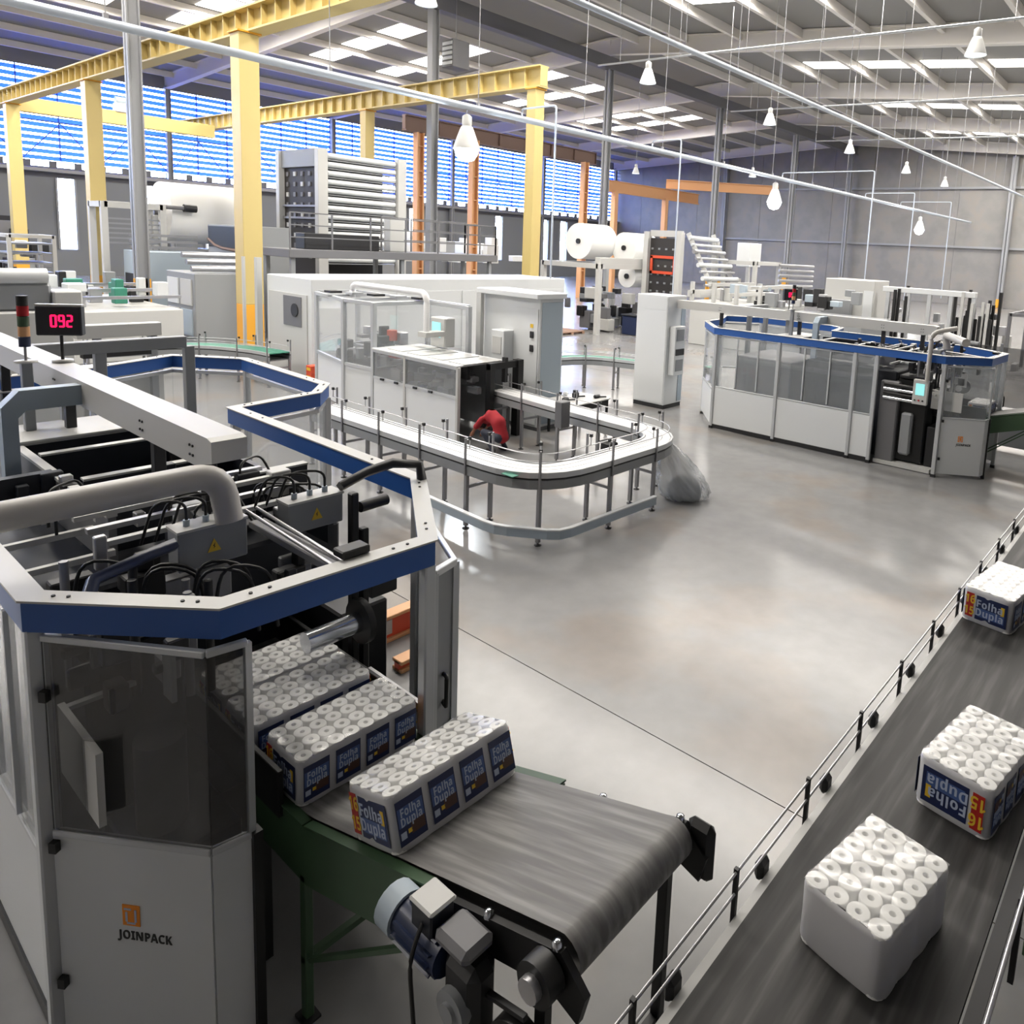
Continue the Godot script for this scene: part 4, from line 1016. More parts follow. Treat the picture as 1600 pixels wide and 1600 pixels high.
func modular_conveyor(t: Node, path: Array, y: float, w: float, belt_m: String, step: float, guides := true):
	var s: SurfaceTool
	for k in 3:
		var o := -w / 2 + w * k / 3.0
		s = new_st(); strip(s, path, o + 0.008, o + w / 3.0 - 0.008, y - 0.03, y); obj("belt_lane", s, belt_m, t)
	for sg in [-1, 1]:
		s = new_st(); strip(s, path, sg * (w / 2 + 0.005), sg * (w / 2 + 0.05), y - 0.09, y + 0.015); obj("side_profile", s, "alu", t)
		s = new_st(); strip(s, path, sg * (w / 2 - 0.02), sg * (w / 2 + 0.03), y - 0.13, y - 0.09); obj("side_groove", s, "dark", t)
		s = new_st(); strip(s, path, sg * (w / 2 - 0.01), sg * (w / 2 + 0.045), y - 0.3, y - 0.13); obj("lower_profile", s, "grey", t)
		if guides:
			s = new_st(); tube(s, offset_path(path, sg * (w / 2 - 0.03), y + 0.2), 0.012, 5); obj("guide_rail", s, "steel", t)
	s = new_st(); strip(s, path, -w / 2, w / 2, y - 0.28, y - 0.25); obj("return_tray", s, "mid_grey", t)
	var total := 0.0
	for i in path.size() - 1: total += path[i].distance_to(path[i + 1])
	var n := int(total / step)
	for i in n + 1:
		var q := at_length(path, clampf(total * i / n, 0.05, total - 0.05))
		var p: Vector2 = q[0]; var d: Vector2 = q[1]; var r := Vector2(-d.y, d.x)
		var feet := []
		for sg in [-1, 1]:
			var f: Vector2 = p + r * sg * (w / 2 + 0.02); feet.append(f)
			s = new_st(); bb(s, V(f.x - 0.035, 0.06, f.y - 0.035), V(f.x + 0.035, y - 0.2, f.y + 0.035)); obj("leg", s, "steel_dull", t)
			s = new_st(); lathe(s, V(f.x, 0, f.y), [Vector2(0.07, 0), Vector2(0.07, 0.015), Vector2(0.02, 0.03), Vector2(0.02, 0.08)], 8); obj("foot", s, "dark", t)
			if guides:
				var e: Vector2 = p + r * sg * (w / 2 + 0.06)
				s = new_st(); bb(s, V(e.x - 0.018, y - 0.3, e.y - 0.018), V(e.x + 0.018, y + 0.42, e.y + 0.018)); obj("guide_post", s, "steel_dull", t)
				var g: Vector2 = p + r * sg * (w / 2 - 0.04)
				s = new_st(); bar(s, V(e.x, y + 0.38, e.y), V(g.x, y + 0.38, g.y), 0.02, 0.02); bar(s, V(g.x, y + 0.4, g.y), V(g.x, y + 0.2, g.y), 0.015, 0.015); obj("guide_arm", s, "steel", t)
				s = new_st(); box(s, V(g.x, y + 0.4, g.y), V(0.05, 0.06, 0.05)); obj("clamp_knob", s, "black", t)
		s = new_st(); bar(s, V(feet[0].x, y - 0.55, feet[0].y), V(feet[1].x, y - 0.55, feet[1].y), 0.04, 0.05); obj("leg_tie", s, "steel_dull", t)

func curved_conveyor():
	var t := thing("curved_conveyor", "curved conveyor of white belt lanes on slender steel legs bending round the worker", "conveyor", V(11, 0, -11))
	var path := flat(bent([V(9.1, 0, -16.3), V(9.1, 0, -9.0), V(13.35, 0, -8.95), V(13.5, 0, -12.0), V(13.78, 0, -15.3)], 1.15, 7))
	modular_conveyor(t, path, 1.37, 0.56, "belt_white", 1.32)
	var s := new_st(); var kick := flat(bent([V(8.72, 0, -13.2), V(8.56, 0, -9.55), V(9.2, 0, -8.5), V(11.95, 0, -8.42)], 0.25, 2))
	strip(s, kick, -0.03, 0.03, 0.26, 0.42); obj("kick_rail", s, "blue_grey", t)
	s = new_st(); strip(s, kick, -0.045, 0.045, 0.42, 0.445); obj("kick_rail_top", s, "white", t)
	s = new_st(); bb(s, V(8.75, 1.33, -9.6), V(8.9, 1.345, -9.3)); obj("splice_mark", s, "green_belt", t)
	s = new_st(); bb(s, V(12.6, 1.1, -12.0), V(12.9, 1.75, -11.75), 0.02); obj("drive_unit", s, "mid_grey", t)
	s = new_st(); bb(s, V(12.7, 0.5, -10.6), V(13.0, 1.0, -10.3), 0.02); obj("drive_motor", s, "black", t)
	# black sensor arch standing over the return run
	t = thing("sensor_arch", "black sensor arch standing over the white conveyor by the glass cell", "sensor", V(13.8, 0, -15.1))
	s = new_st(); bb(s, V(13.2, 0.0, -15.2), V(13.35, 2.15, -15.0)); obj("upright", s, "black", t)
	s = new_st(); bb(s, V(14.2, 0.0, -15.22), V(14.4, 2.2, -14.98)); obj("upright", s, "black", t)
	s = new_st(); bb(s, V(13.2, 2.0, -15.18), V(14.4, 2.18, -15.02)); obj("bridge", s, "black", t)
	s = new_st(); bb(s, V(13.75, 1.6, -15.17), V(13.85, 2.3, -15.03)); obj("sensor_head", s, "dark", t)

func glass_machine():
	var t := thing("glazed_cell", "clear glazed machine cell with white lower panels behind the curved conveyor", "machine", V(13, 0, -19.5))
	var s: SurfaceTool
	var A := [V(12.95, 0, -23.5), V(12.36, 0, -20.85), V(12.46, 0, -19.4)]
	for p in A + [V(14.4, 0, -23.4), V(14.4, 0, -19.4), V(14.4, 0, -17.4)]:
		s = new_st(); bb(s, V(p.x - 0.07, 0, p.z - 0.07), V(p.x + 0.07, 3.5, p.z + 0.07), 0.012); obj("post", s, "alu", t)
	for q in [[A[0], A[1]], [A[1], A[2]], [A[2], V(14.4, 0, -19.4)], [V(14.4, 0, -19.4), V(14.4, 0, -17.4)]]:
		pane(t, q[0], q[1], 1.52, 3.4, "glass", "clear_panel"); pane(t, q[0], q[1], 0.08, 1.42, "white", "lower_panel", 0.04)
		s = new_st(); bar(s, q[0] + V(0, 3.45, 0), q[1] + V(0, 3.45, 0), 0.12, 0.12, 0.01); bar(s, q[0] + V(0, 1.47, 0), q[1] + V(0, 1.47, 0), 0.1, 0.1); obj("guard_frame", s, "alu", t)
	s = new_st()
	for q in [[12.95, -23.5, 14.4, -23.4], [12.4, -21.9, 14.4, -21.9], [12.4, -20.4, 14.4, -20.4]]: bar(s, V(q[0], 3.5, q[1]), V(q[2], 3.5, q[3]), 0.1, 0.08)
	bar(s, V(14.4, 3.5, -23.4), V(14.4, 3.5, -17.4), 0.1, 0.08); obj("roof_frame", s, "alu", t)
	for k in 5:
		s = new_st(); bb(s, V(12.7 + 0.3 * k, 3.55, -22.6 + k * 0.75), V(13.1 + 0.3 * k, 3.62, -22.2 + k * 0.75)); obj("roof_fitting", s, "dark" if k % 2 == 0 else "alu", t)
	# low cell with clear lid
	for z in [-17.75, -15.4]:
		s = new_st(); bb(s, V(12.37, 0, z - 0.05), V(12.47, 2.1, z + 0.05), 0.01); obj("post", s, "light_grey", t)
	for z in [[-19.3, -17.8], [-17.7, -15.45]]:
		pane(t, V(12.42, 0, z[0]), V(12.42, 0, z[1]), 0.08, 1.22, "white", "lower_panel", 0.04)
		pane(t, V(12.42, 0, z[0]), V(12.42, 0, z[1]), 1.3, 2.05, "glass", "clear_panel")
		s = new_st(); bb(s, V(12.38, 1.22, z[0]), V(12.46, 1.3, z[1])); bb(s, V(12.38, 2.03, z[0]), V(12.46, 2.1, z[1])); obj("guard_frame", s, "alu", t)
		for k in 2:
			s = new_st(); bb(s, V(12.34, 1.24, z[0] + 0.4 + k * 0.7), V(12.38, 1.3, z[0] + 0.56 + k * 0.7)); obj("latch", s, "black", t)
	s = new_st(); bb(s, V(12.36, 2.1, -19.35), V(14.1, 2.15, -15.4), 0.01); obj("cell_lid", s, "white", t)
	for k in 4:
		s = new_st(); bb(s, V(12.6, 2.15, -18.9 + k * 0.95), V(13.9, 2.17, -18.2 + k * 0.95)); obj("lid_panel", s, "light_grey", t)
	pane(t, V(14.1, 0, -19.3), V(14.1, 0, -15.5), 0.1, 2.05, "grey", "back_panel")
	# machinery inside
	var rng := RandomNumberGenerator.new(); rng.seed = 21
	for k in 34:
		var x := rng.randf_range(12.7, 13.9); var z := rng.randf_range(-22.6, -19.7); var y := rng.randf_range(1.2, 2.3)
		s = new_st(); bb(s, V(x, y, z), V(x + rng.randf_range(0.1, 0.4), y + rng.randf_range(0.1, 0.45), z + rng.randf_range(0.1, 0.5)), 0.02)
		obj("mechanism_block", s, ["dark", "mid_grey", "black", "steel", "grey", "orange_red"][k % 6 if k < 12 or k % 6 < 5 else 0], t)
	for k in 22:
		var x := rng.randf_range(12.65, 13.8); var z := rng.randf_range(-19.1, -15.9); var y := rng.randf_range(1.1, 1.6)
		s = new_st(); bb(s, V(x, y, z), V(x + rng.randf_range(0.1, 0.35), y + rng.randf_range(0.1, 0.4), z + rng.randf_range(0.15, 0.6)), 0.02)
		obj("mechanism_block", s, ["dark", "mid_grey", "steel", "grey"][k % 4], t)
	s = new_st(); bb(s, V(13.2, 0.2, -22.8), V(14.2, 1.6, -19.8), 0.03); obj("machine_bed", s, "mid_grey", t)
	s = new_st(); bb(s, V(13.9, 2.2, -18.6), V(14.3, 3.1, -17.9), 0.03); obj("control_screen", s, "light_grey", t)
	s = new_st(); bb(s, V(13.88, 2.5, -18.5), V(13.9, 2.95, -18.1)); obj("screen", s, "hmi", t)
	s = new_st(); tube(s, bent([V(13.2, 3.45, -21.75), V(13.2, 3.88, -21.75), V(13.2, 3.88, -17.85), V(13.2, 2.75, -17.85)], 0.3, 5), 0.095, 10); obj("conduit", s, "pvc", t, "white plastic conduit arch")
	s = new_st(); bb(s, V(13.0, 2.6, -18.0), V(13.7, 2.75, -17.6)); obj("conduit_box", s, "light_grey", t)

func cabinets():
	var t := thing("switch_cabinet", "tall white switch cabinet on black plinth standing alone beside the right machine", "cabinet", V(20.95, 0, -14.95))
	var s := new_st(); bb(s, V(20.4, 0.14, -15.62), V(21.5, 3.93, -14.28), 0.015); obj("body", s, "white", t)
	s = new_st(); bb(s, V(20.42, 0, -15.6), V(21.48, 0.14, -14.3)); obj("plinth", s, "dark", t)
	s = new_st(); bb(s, V(20.385, 0.2, -15.58), V(20.4, 3.4, -14.32)); obj("door", s, "white", t)
	s = new_st(); bb(s, V(20.385, 3.44, -15.58), V(20.4, 3.88, -14.32)); obj("top_panel", s, "white", t)
	s = new_st(); bb(s, V(20.55, 1.2, -14.28), V(21.15, 2.9, -14.02), 0.02); var ac := obj("cooling_unit", s, "white", t)
	for y in [2.4, 1.35]:
		s = new_st(); bb(s, V(20.63, y, -14.02), V(21.05, y + 0.4, -14.0)); obj("vent_grille", s, "grey", ac)
	s = new_st(); bb(s, V(20.6, 1.9, -14.02), V(21.1, 2.12, -14.0)); obj("controller", s, "dark", ac)
	s = new_st(); bb(s, V(21.2, 0.2, -14.28), V(21.45, 3.5, -14.26)); obj("side_door", s, "blue_grey", t)
	# the cabinet with a canopy by the glazed cell
	t = thing("control_cabinet", "large white control cabinet with canopy and yellow sticker by the glazed cell", "cabinet", V(15.4, 0, -16.1))
	s = new_st(); bb(s, V(14.95, 0.12, -17.35), V(15.92, 3.9, -14.93), 0.015); obj("body", s, "white", t)
	s = new_st(); bb(s, V(14.98, 0, -17.3), V(15.9, 0.12, -14.96)); obj("plinth", s, "mid_grey", t)
	s = new_st(); bb(s, V(14.75, 3.9, -17.5), V(15.98, 4.06, -14.85), 0.02); obj("canopy", s, "white", t)
	s = new_st(); bb(s, V(15.02, 0.2, -14.94), V(15.86, 3.8, -14.92)); obj("side_panel", s, "blue_grey", t)
	s = new_st(); bb(s, V(14.93, 0.2, -16.1), V(14.95, 3.6, -15.0)); obj("door", s, "white", t)
	for y in [2.75, 2.35]:
		s = new_st(); bb(s, V(14.9, y, -15.3), V(14.93, y + 0.2, -15.15), 0.01); obj("switch", s, "dark", t)
	s = new_st(); bb(s, V(14.92, 3.05, -15.3), V(14.93, 3.16, -15.18)); obj("sticker", s, "print_yellow", t, "yellow warning sticker")
	s = new_st(); bb(s, V(14.55, 0.9, -16.55), V(14.95, 2.9, -16.0), 0.02); ac = obj("cooling_unit", s, "white", t)
	s = new_st(); bb(s, V(14.53, 1.75, -16.54), V(14.55, 2.0, -16.01)); obj("controller", s, "mid_grey", ac)
	for y in [2.2, 1.1]:
		s = new_st(); bb(s, V(14.53, y, -16.48), V(14.55, y + 0.5, -16.1)); obj("vent_grille", s, "light_grey", ac)
	s = new_st(); bb(s, V(14.72, 0, -17.45), V(14.86, 3.9, -17.25)); obj("canopy_post", s, "light_grey", t)
	# long white housing behind
	t = thing("machine_housing", "long low white machine housing in front of the roller rack", "machine", V(20, 0, -29))
	s = new_st(); bb(s, V(13.64, 0, -28.4), V(26.8, 3.8, -25.13), 0.02); obj("body", s, "white", t)
	for k in 4:
		s = new_st(); bb(s, V(13.9 + k * 3.25, 0.2, -25.13), V(17.0 + k * 3.25, 3.3, -25.1)); obj("panel", s, "white", t)
	s = new_st(); bb(s, V(13.6, 0.2, -28.2), V(13.64, 3.2, -25.4)); obj("panel", s, "light_grey", t)
	s = new_st(); bb(s, V(13.58, 2.0, -27.05), V(13.6, 3.1, -25.75)); obj("viewing_window", s, "mid_grey", t)
	s = new_st(); cyl(s, V(13.55, 2.6, -26.2), V(13.58, 2.6, -26.2), 0.25, 14); obj("window_reel", s, "dark", t)
	s = new_st(); bb(s, V(13.4, 0, -28.9), V(13.6, 4.4, -28.7)); bb(s, V(13.2, 0, -29.5), V(13.3, 4.4, -29.4)); obj("guard_post", s, "light_grey", t)

func small_things():
	var t := thing("work_table", "low work table with white top and black skirt holding small tools", "table", V(15.95, 0, -14.2))
	var s := new_st(); bb(s, V(15.2, 0.96, -14.82), V(16.7, 1.0, -13.62), 0.01); obj("table_top", s, "light_grey", t)
	s = new_st(); bb(s, V(15.24, 0.78, -14.78), V(16.66, 0.95, -13.66)); obj("skirt", s, "black", t)
	for q in [[15.27, -14.75], [16.63, -14.75], [15.27, -13.69], [16.63, -13.69]]:
		s = new_st(); bb(s, V(q[0] - 0.03, 0, q[1] - 0.03), V(q[0] + 0.03, 0.8, q[1] + 0.03)); obj("leg", s, "black", t)
	var tools := [["paper_cup", "white", 15.55, -14.4, 0.14], ["hand_tool", "dark", 15.35, -14.2, 0.1], ["hand_tool", "dark", 15.95, -14.35, 0.16], ["hand_tool", "black", 16.4, -13.9, 0.1]]
	for i in tools.size():
		var q: Array = tools[i]
		t = thing(q[0], ["white paper cup on the work table", "dark blue grey tool beside the paper cup", "black hand drill shaped tool on the work table", "flat black tool at the edge of the work table"][i], "cup" if i == 0 else "tool", V(q[2], 1.0, q[3]))
		s = new_st()
		if i == 0: lathe(s, V(q[2], 1.0, q[3]), [Vector2(0, 0), Vector2(0.06, 0), Vector2(0.075, 0.2), Vector2(0.065, 0.2), Vector2(0.05, 0.02)], 12)
		else:
			bb(s, V(q[2] - 0.12, 1.0, q[3] - 0.06), V(q[2] + 0.12, 1.0 + q[4], q[3] + 0.06), 0.03); cyl(s, V(q[2], 1.03, q[3]), V(q[2] + 0.2, 1.05, q[3] + 0.2), 0.025, 6)
		obj("body", s, q[1], t)
	# plastic scrap bag at the conveyor bend
	t = thing("scrap_bag", "grey translucent plastic scrap bag slumped at the bend of the white conveyor", "bag", V(13.3, 0, -8.75))
	s = new_st(); s.set_smooth_group(1)
	var f := FastNoiseLite.new(); f.seed = 9; f.frequency = 0.9
	var prof := [[0.4, 0.0], [0.5, 0.03], [0.56, 0.12], [0.55, 0.3], [0.5, 0.52], [0.4, 0.78], [0.27, 1.02], [0.12, 1.22], [0.02, 1.3]]
	var pt := func(i: int, k: int) -> Vector3:
		var a := TAU * (k % 64) / 64.0; var y := 1.3 * i / 20.0; var r := 0.0
		for j in prof.size() - 1:
			if y >= prof[j][1] - 0.001: r = lerpf(prof[j][0], prof[j + 1][0], clampf((y - prof[j][1]) / (prof[j + 1][1] - prof[j][1]), 0, 1))
		r *= 1.0 + 0.22 * f.get_noise_3d(cos(a) * 2.0, y * 2.0, sin(a) * 2.0) + 0.13 * f.get_noise_3d(cos(a) * 9.0, y * 4.0, sin(a) * 9.0) + 0.04 * sin(a * 7.0 + y * 3.0)
		return V(13.42 + cos(a) * r - y * 0.22, y, -8.62 + sin(a) * r - y * 0.3)
	for i in 20:
		for k in 64: quad(s, pt.call(i, k), pt.call(i, k + 1), pt.call(i + 1, k + 1), pt.call(i + 1, k))
	obj("film", s, "bag_film", t)
	s = new_st(); lathe(s, V(13.38, 0.02, -8.66), [Vector2(0.0, 0), Vector2(0.38, 0.02), Vector2(0.42, 0.16), Vector2(0.3, 0.36), Vector2(0.12, 0.5), Vector2(0, 0.52)], 14); obj("scrap_paper", s, "grey", t)
	# orange rack beams lying on the floor
	for i in 2:
		var z := -8.25 + i * 0.75; var y := 0.0; var h := 0.38 if i == 0 else 0.16
		t = thing("rack_beam", ["tall orange steel beam with white label lying on the floor by the dark machine", "low orange steel beam lying in front of the taller orange beam"][i], "beam", V(5.7, 0, z))
		s = new_st(); bb(s, V(4.95 + i * 0.2, y + 0.02, z - 0.05), V(6.6 - i * 0.6, h - 0.02, z + 0.05)); obj("web", s, "orange_red", t)
		for e in [0.0, h - 0.05]:
			s = new_st(); bb(s, V(4.95 + i * 0.2, e, z - 0.1), V(6.6 - i * 0.6, e + 0.05, z + 0.1), 0.008); obj("flange", s, "orange", t)
		if i == 0:
			s = new_st(); bb(s, V(5.3, 0.1, z + 0.05), V(5.55, 0.3, z + 0.06)); obj("label_plate", s, "light_grey", t)
	# green conveyor behind the cabinets
	t = thing("green_conveyor", "narrow conveyor with green belt curving behind the white control cabinet", "conveyor", V(20, 0, -18.8))
	modular_conveyor(t, flat(bent([V(17.6, 0, -19.6), V(21.6, 0, -19.0), V(22.6, 0, -15.2)], 1.3, 5)), 1.2, 0.4, "green_belt", 1.2)
	t = thing("green_conveyor", "round green belt turn of a conveyor behind the thick yellow post", "conveyor", V(12, 0, -27))
	modular_conveyor(t, flat(bent([V(8.0, 0, -29.5), V(11.4, 0, -29.0), V(12.5, 0, -26.6), V(12.6, 0, -25.4)], 1.3, 5)), 1.2, 0.75, "green_belt", 1.5)
	for i in 3:
		t = thing("carton", "small red and yellow carton stacked beside the grey housing corner", "carton", V(13.2, i * 0.28, -24.6), "red and yellow cartons")
		s = new_st(); bb(s, V(13.1, i * 0.28, -24.55), V(13.45, i * 0.28 + 0.27, -24.2), 0.005); obj("box", s, "orange_red", t)
		s = new_st(); bb(s, V(13.095, i * 0.28 + 0.1, -24.5), V(13.1, i * 0.28 + 0.2, -24.25)); obj("printed_patch", s, "print_yellow", t)
	# light grey guard beam and control desk beyond the dark machine
	t = thing("control_desk", "pale machine head with buttons and a round white cover at the dark machine's far side", "machine", V(4.3, 0, -19.4))
	s = new_st(); bb(s, V(3.3, 0, -20.4), V(4.9, 3.6, -18.6), 0.03); obj("body", s, "light_grey", t)
	s = new_st(); cyl(s, V(2.6, 4.3, -18.9), V(4.55, 4.3, -18.9), 0.16, 16); obj("round_cover", s, "white", t)
	s = new_st(); bb(s, V(2.9, 3.6, -19.6), V(4.6, 4.15, -18.8), 0.05); obj("head", s, "grey", t)
	s = new_st(); bb(s, V(4.6, 3.55, -19.4), V(5.1, 4.0, -18.7), 0.03); obj("side_box", s, "light_grey", t)
	for k in 3:
		s = new_st(); cyl(s, V(3.2 + k * 0.45, 3.85, -18.8), V(3.2 + k * 0.45, 3.85, -18.77), 0.06, 10); obj("button", s, ["led_blue", "dark", "led_blue"][k], t)
	s = new_st(); bb(s, V(3.3, 3.65, -18.79), V(3.6, 3.75, -18.77)); obj("name_plate", s, "print_red", t)
	t = thing("guard_beam", "light grey horizontal guard beam on posts behind the running display", "machine", V(5.6, 0, -17.2))
	s = new_st(); bb(s, V(4.6, 3.15, -17.6), V(6.1, 3.42, -17.35), 0.01); obj("beam", s, "light_grey", t)
	for x in [4.9, 5.9]:
		s = new_st(); bb(s, V(x, 0, -17.55), V(x + 0.12, 3.15, -17.4)); obj("post", s, "grey", t)
	s = new_st(); bb(s, V(4.7, 2.75, -17.6), V(6.0, 2.95, -17.4)); obj("roller_row", s, "dark", t)
	s = new_st(); bb(s, V(4.7, 0.3, -18.2), V(6.2, 2.5, -17.6), 0.02); obj("machine_bed", s, "light_grey", t)

# ---------------------------------------------------------------- machines at the back of the hall
func roller_stack(t: Node, x0: float, x1: float, z: float, y0: float, y1: float, n: int, r: float, m := "white"):
	var s := new_st(); cyl(s, V(x0, y0, z), V(x1, y0, z), r, 10)
	s.generate_normals(); var me := s.commit()
	for k in n:
		var o := MeshInstance3D.new(); o.mesh = me; o.material_override = M[m]; o.name = "roller"; t.add_child(o, true)
		o.position = V(0, (y1 - y0) * k / maxf(n - 1, 1), 0)

func frame4(t: Node, a: Vector3, b: Vector3, w: float, m: String):
	for q in [[a.x, a.z], [b.x, a.z], [a.x, b.z], [b.x, b.z]]:
		var s := new_st(); bb(s, V(q[0] - w / 2, a.y, q[1] - w / 2), V(q[0] + w / 2, b.y, q[1] + w / 2)); obj("upright", s, m, t)
	var s2 := new_st()
	for z in [a.z, b.z]: bb(s2, V(a.x, b.y - w, z - w / 2), V(b.x, b.y, z + w / 2))
	for x in [a.x, b.x]: bb(s2, V(x - w / 2, b.y - w, a.z), V(x + w / 2, b.y, b.z))
	obj("top_frame", s2, m, t)

func railing(t: Node, a: Vector3, b: Vector3, h: float, n: int, r := 0.035):
	var s: SurfaceTool
	for k in n + 1:
		var p := a.lerp(b, float(k) / n)
		s = new_st(); bb(s, p - V(r, 0, r), p + V(r, h, r)); obj("rail_post", s, "mid_grey", t)
	for k in 3:
		var up := V(0, h * (k + 1) / 3.0, 0)
		s = new_st(); bar(s, a + up, b + up, r * 1.6, r * 1.6); obj("rail", s, "mid_grey", t)

func clutter(t: Node, a: Vector3, b: Vector3, n: int, seed_: int, ms: Array, sz := 0.6):
	var rng := RandomNumberGenerator.new(); rng.seed = seed_
	for k in n:
		var d := V(rng.randf_range(0.3, 1.0), rng.randf_range(0.3, 1.3), rng.randf_range(0.3, 1.0)) * sz
		var p := V(rng.randf_range(a.x, b.x - d.x), rng.randf_range(a.y, maxf(a.y, b.y - d.y)), rng.randf_range(a.z, b.z - d.z))
		if k % 3 == 0: p.y = a.y
		var s := new_st(); bb(s, p, p + d, 0.03); obj("machine_block", s, ms[k % ms.size()], t)

func back_machines():
	var s: SurfaceTool
	# tall accumulator rack of white rollers
	var t := thing("roller_rack", "tall dark rack holding a column of long white rollers", "rack", V(25.3, 0, -42.8))
	for q in [[22.7, -40.6], [27.95, -40.6], [22.7, -45.1], [27.95, -45.1]]:
		s = new_st(); bb(s, V(q[0] - 0.3, 0, q[1] - 0.2), V(q[0] + 0.3, 10.2, q[1] + 0.2), 0.02); obj("upright", s, "light_grey", t)
	s = new_st(); bb(s, V(22.55, 9.2, -45.1), V(22.75, 10.2, -40.6)); obj("head_plate", s, "grey", t)
	s = new_st(); bb(s, V(22.75, 0.5, -44.9), V(22.85, 9.2, -40.8)); obj("perforated_side", s, "roller_rack", t)
	for i in 9: # bearing lugs on the side plate
		for j in 5:
			s = new_st(); bb(s, V(22.68, 3.9 + i * 0.6, -44.6 + j * 0.85), V(22.75, 4.15 + i * 0.6, -44.35 + j * 0.85)); obj("bearing_lug", s, "mid_grey" if (i + j) % 3 else "light_grey", t)
	for y in [6.9, 6.2]:
		s = new_st(); bb(s, V(22.6, y, -44.9), V(22.7, y + 0.12, -40.8)); obj("tie_bar", s, "steel_dull", t)
	s = new_st(); bb(s, V(23.1, 0.3, -42.2), V(27.6, 10.0, -42.0)); obj("back_sheet", s, "dark", t)
	roller_stack(t, 23.1, 27.6, -40.75, 3.9, 9.85, 13, 0.17)
	for k in 13:
		s = new_st(); bb(s, V(23.1, 3.68 + k * 0.496 - 0.05, -41.3), V(27.6, 3.68 + k * 0.496, -40.6)); obj("roller_shelf", s, "grey", t)
	# service platform with railing
	t = thing("service_platform", "grey service platform with tubular railing in front of the roller rack", "platform", V(24, 0, -36))
	s = new_st(); bb(s, V(17.6, 4.2, -37.5), V(30.6, 4.6, -34.4), 0.02); obj("deck", s, "mid_grey", t)
	railing(t, V(17.7, 4.6, -34.5), V(30.5, 4.6, -34.5), 1.75, 6); railing(t, V(30.5, 4.6, -37.4), V(30.5, 4.6, -34.5), 1.75, 2); railing(t, V(24.5, 4.6, -37.4), V(30.5, 4.6, -37.4), 1.9, 3)
	for x in [17.9, 24.0, 30.2]:
		for z in [-37.2, -34.7]:
			s = new_st(); bb(s, V(x - 0.1, 0, z - 0.1), V(x + 0.1, 4.2, z + 0.1)); obj("support", s, "grey", t)
	s = new_st(); bb(s, V(24.0, 4.6, -36.4), V(24.9, 6.4, -35.8), 0.03); obj("control_locker", s, "light_grey", t)
	s = new_st(); bb(s, V(19.0, 4.6, -36.5), V(23.2, 5.4, -35.6), 0.03); obj("motor_cover", s, "dark", t)
	# large parent reel on its unwind stand
	t = thing("parent_reel", "huge white paper parent reel in front of the bright slots", "reel", V(20.5, 4.3, -52.5))
	s = new_st(); cyl(s, V(18.6, 6.2, -52.5), V(23.6, 6.2, -52.5), 1.9, 36); obj("paper", s, "paper", t)
	s = new_st(); cyl(s, V(18.2, 6.2, -52.5), V(24.0, 6.2, -52.5), 0.3, 14); obj("core", s, "mid_grey", t)
	t = thing("unwind_stand", "grey unwind stand of uprights and rails below the huge parent reel", "machine", V(17.5, 0, -52))
	frame4(t, V(14.9, 0, -52.2), V(17.9, 6.6, -50.2), 0.32, "light_grey")
	for k in 6:
		s = new_st(); bb(s, V(15.0, 4.2 + k * 0.28, -50.35), V(18.0, 4.3 + k * 0.28, -50.25)); obj("rail", s, "grey", t)
	s = new_st(); cyl(s, V(14.9, 6.5, -50.2), V(19.2, 6.5, -50.2), 0.13, 8); obj("shaft", s, "mid_grey", t)
	s = new_st(); cyl(s, V(19.1, 6.5, -50.2), V(19.8, 6.5, -50.2), 0.25, 10); obj("shaft_motor", s, "dark", t)
	for x in [18.1, 23.9]:
		s = new_st(); bb(s, V(x - 0.15, 0, -53.2), V(x + 0.15, 6.0, -51.8), 0.03); obj("side_frame", s, "light_grey", t)
	s = new_st(); bb(s, V(18.2, 3.4, -53.4), V(24, 4.0, -51.0), 0.03); obj("cradle", s, "grey", t)
	# pale machine front with dark windows
	t = thing("converting_machine", "pale blue grey machine front with two dark windows behind the yellow feet", "machine", V(18, 0, -48))
	s = new_st(); bb(s, V(15.6, 0, -49.6), V(19.5, 3.9, -46.2), 0.02); obj("body", s, "blue_grey", t)
	for z in [-49.3, -47.6]:
		s = new_st(); bb(s, V(15.55, 1.0, z), V(15.6, 2.6, z + 1.2)); obj("dark_window", s, "black", t)
	for k in 3:
		s = new_st(); bb(s, V(15.7, 4.0 + k * 0.35, -49.0), V(19.2, 4.15 + k * 0.35, -48.6)); obj("rail", s, "steel_dull", t)
	s = new_st(); bb(s, V(19.6, 0, -46.8), V(20.2, 3.6, -44.0), 0.02); obj("side_cabinet", s, "light_grey", t)
	for z in [-46.4, -45.2]:
		s = new_st(); bb(s, V(19.57, 1.8, z), V(19.6, 3.3, z + 0.35)); obj("lit_gap", s, "white", t)
	# grey box with dark top panel
	t = thing("grey_enclosure", "grey machine enclosure with dark red edged top panel behind the thick yellow post", "machine", V(18.9, 0, -41.5))
	s = new_st(); bb(s, V(17.6, 0, -43.2), V(20.3, 5.6, -39.6), 0.03); obj("body", s, "grey", t)
	s = new_st(); bb(s, V(17.57, 4.4, -43.1), V(17.6, 5.5, -39.7)); obj("dark_panel", s, "dark", t)
	s = new_st(); tube(s, [V(17.56, 4.8, -43.1), V(17.56, 4.5, -42.3), V(17.56, 4.36, -41.4), V(17.56, 4.3, -39.7)], 0.08, 4); obj("red_edge", s, "brown", t)
	for k in 2:
		s = new_st(); bb(s, V(17.56, 1.9 + k * -1.5, -41.2), V(17.6, 3.3 + k * -1.5, -40.4)); obj("light_door", s, "white", t)
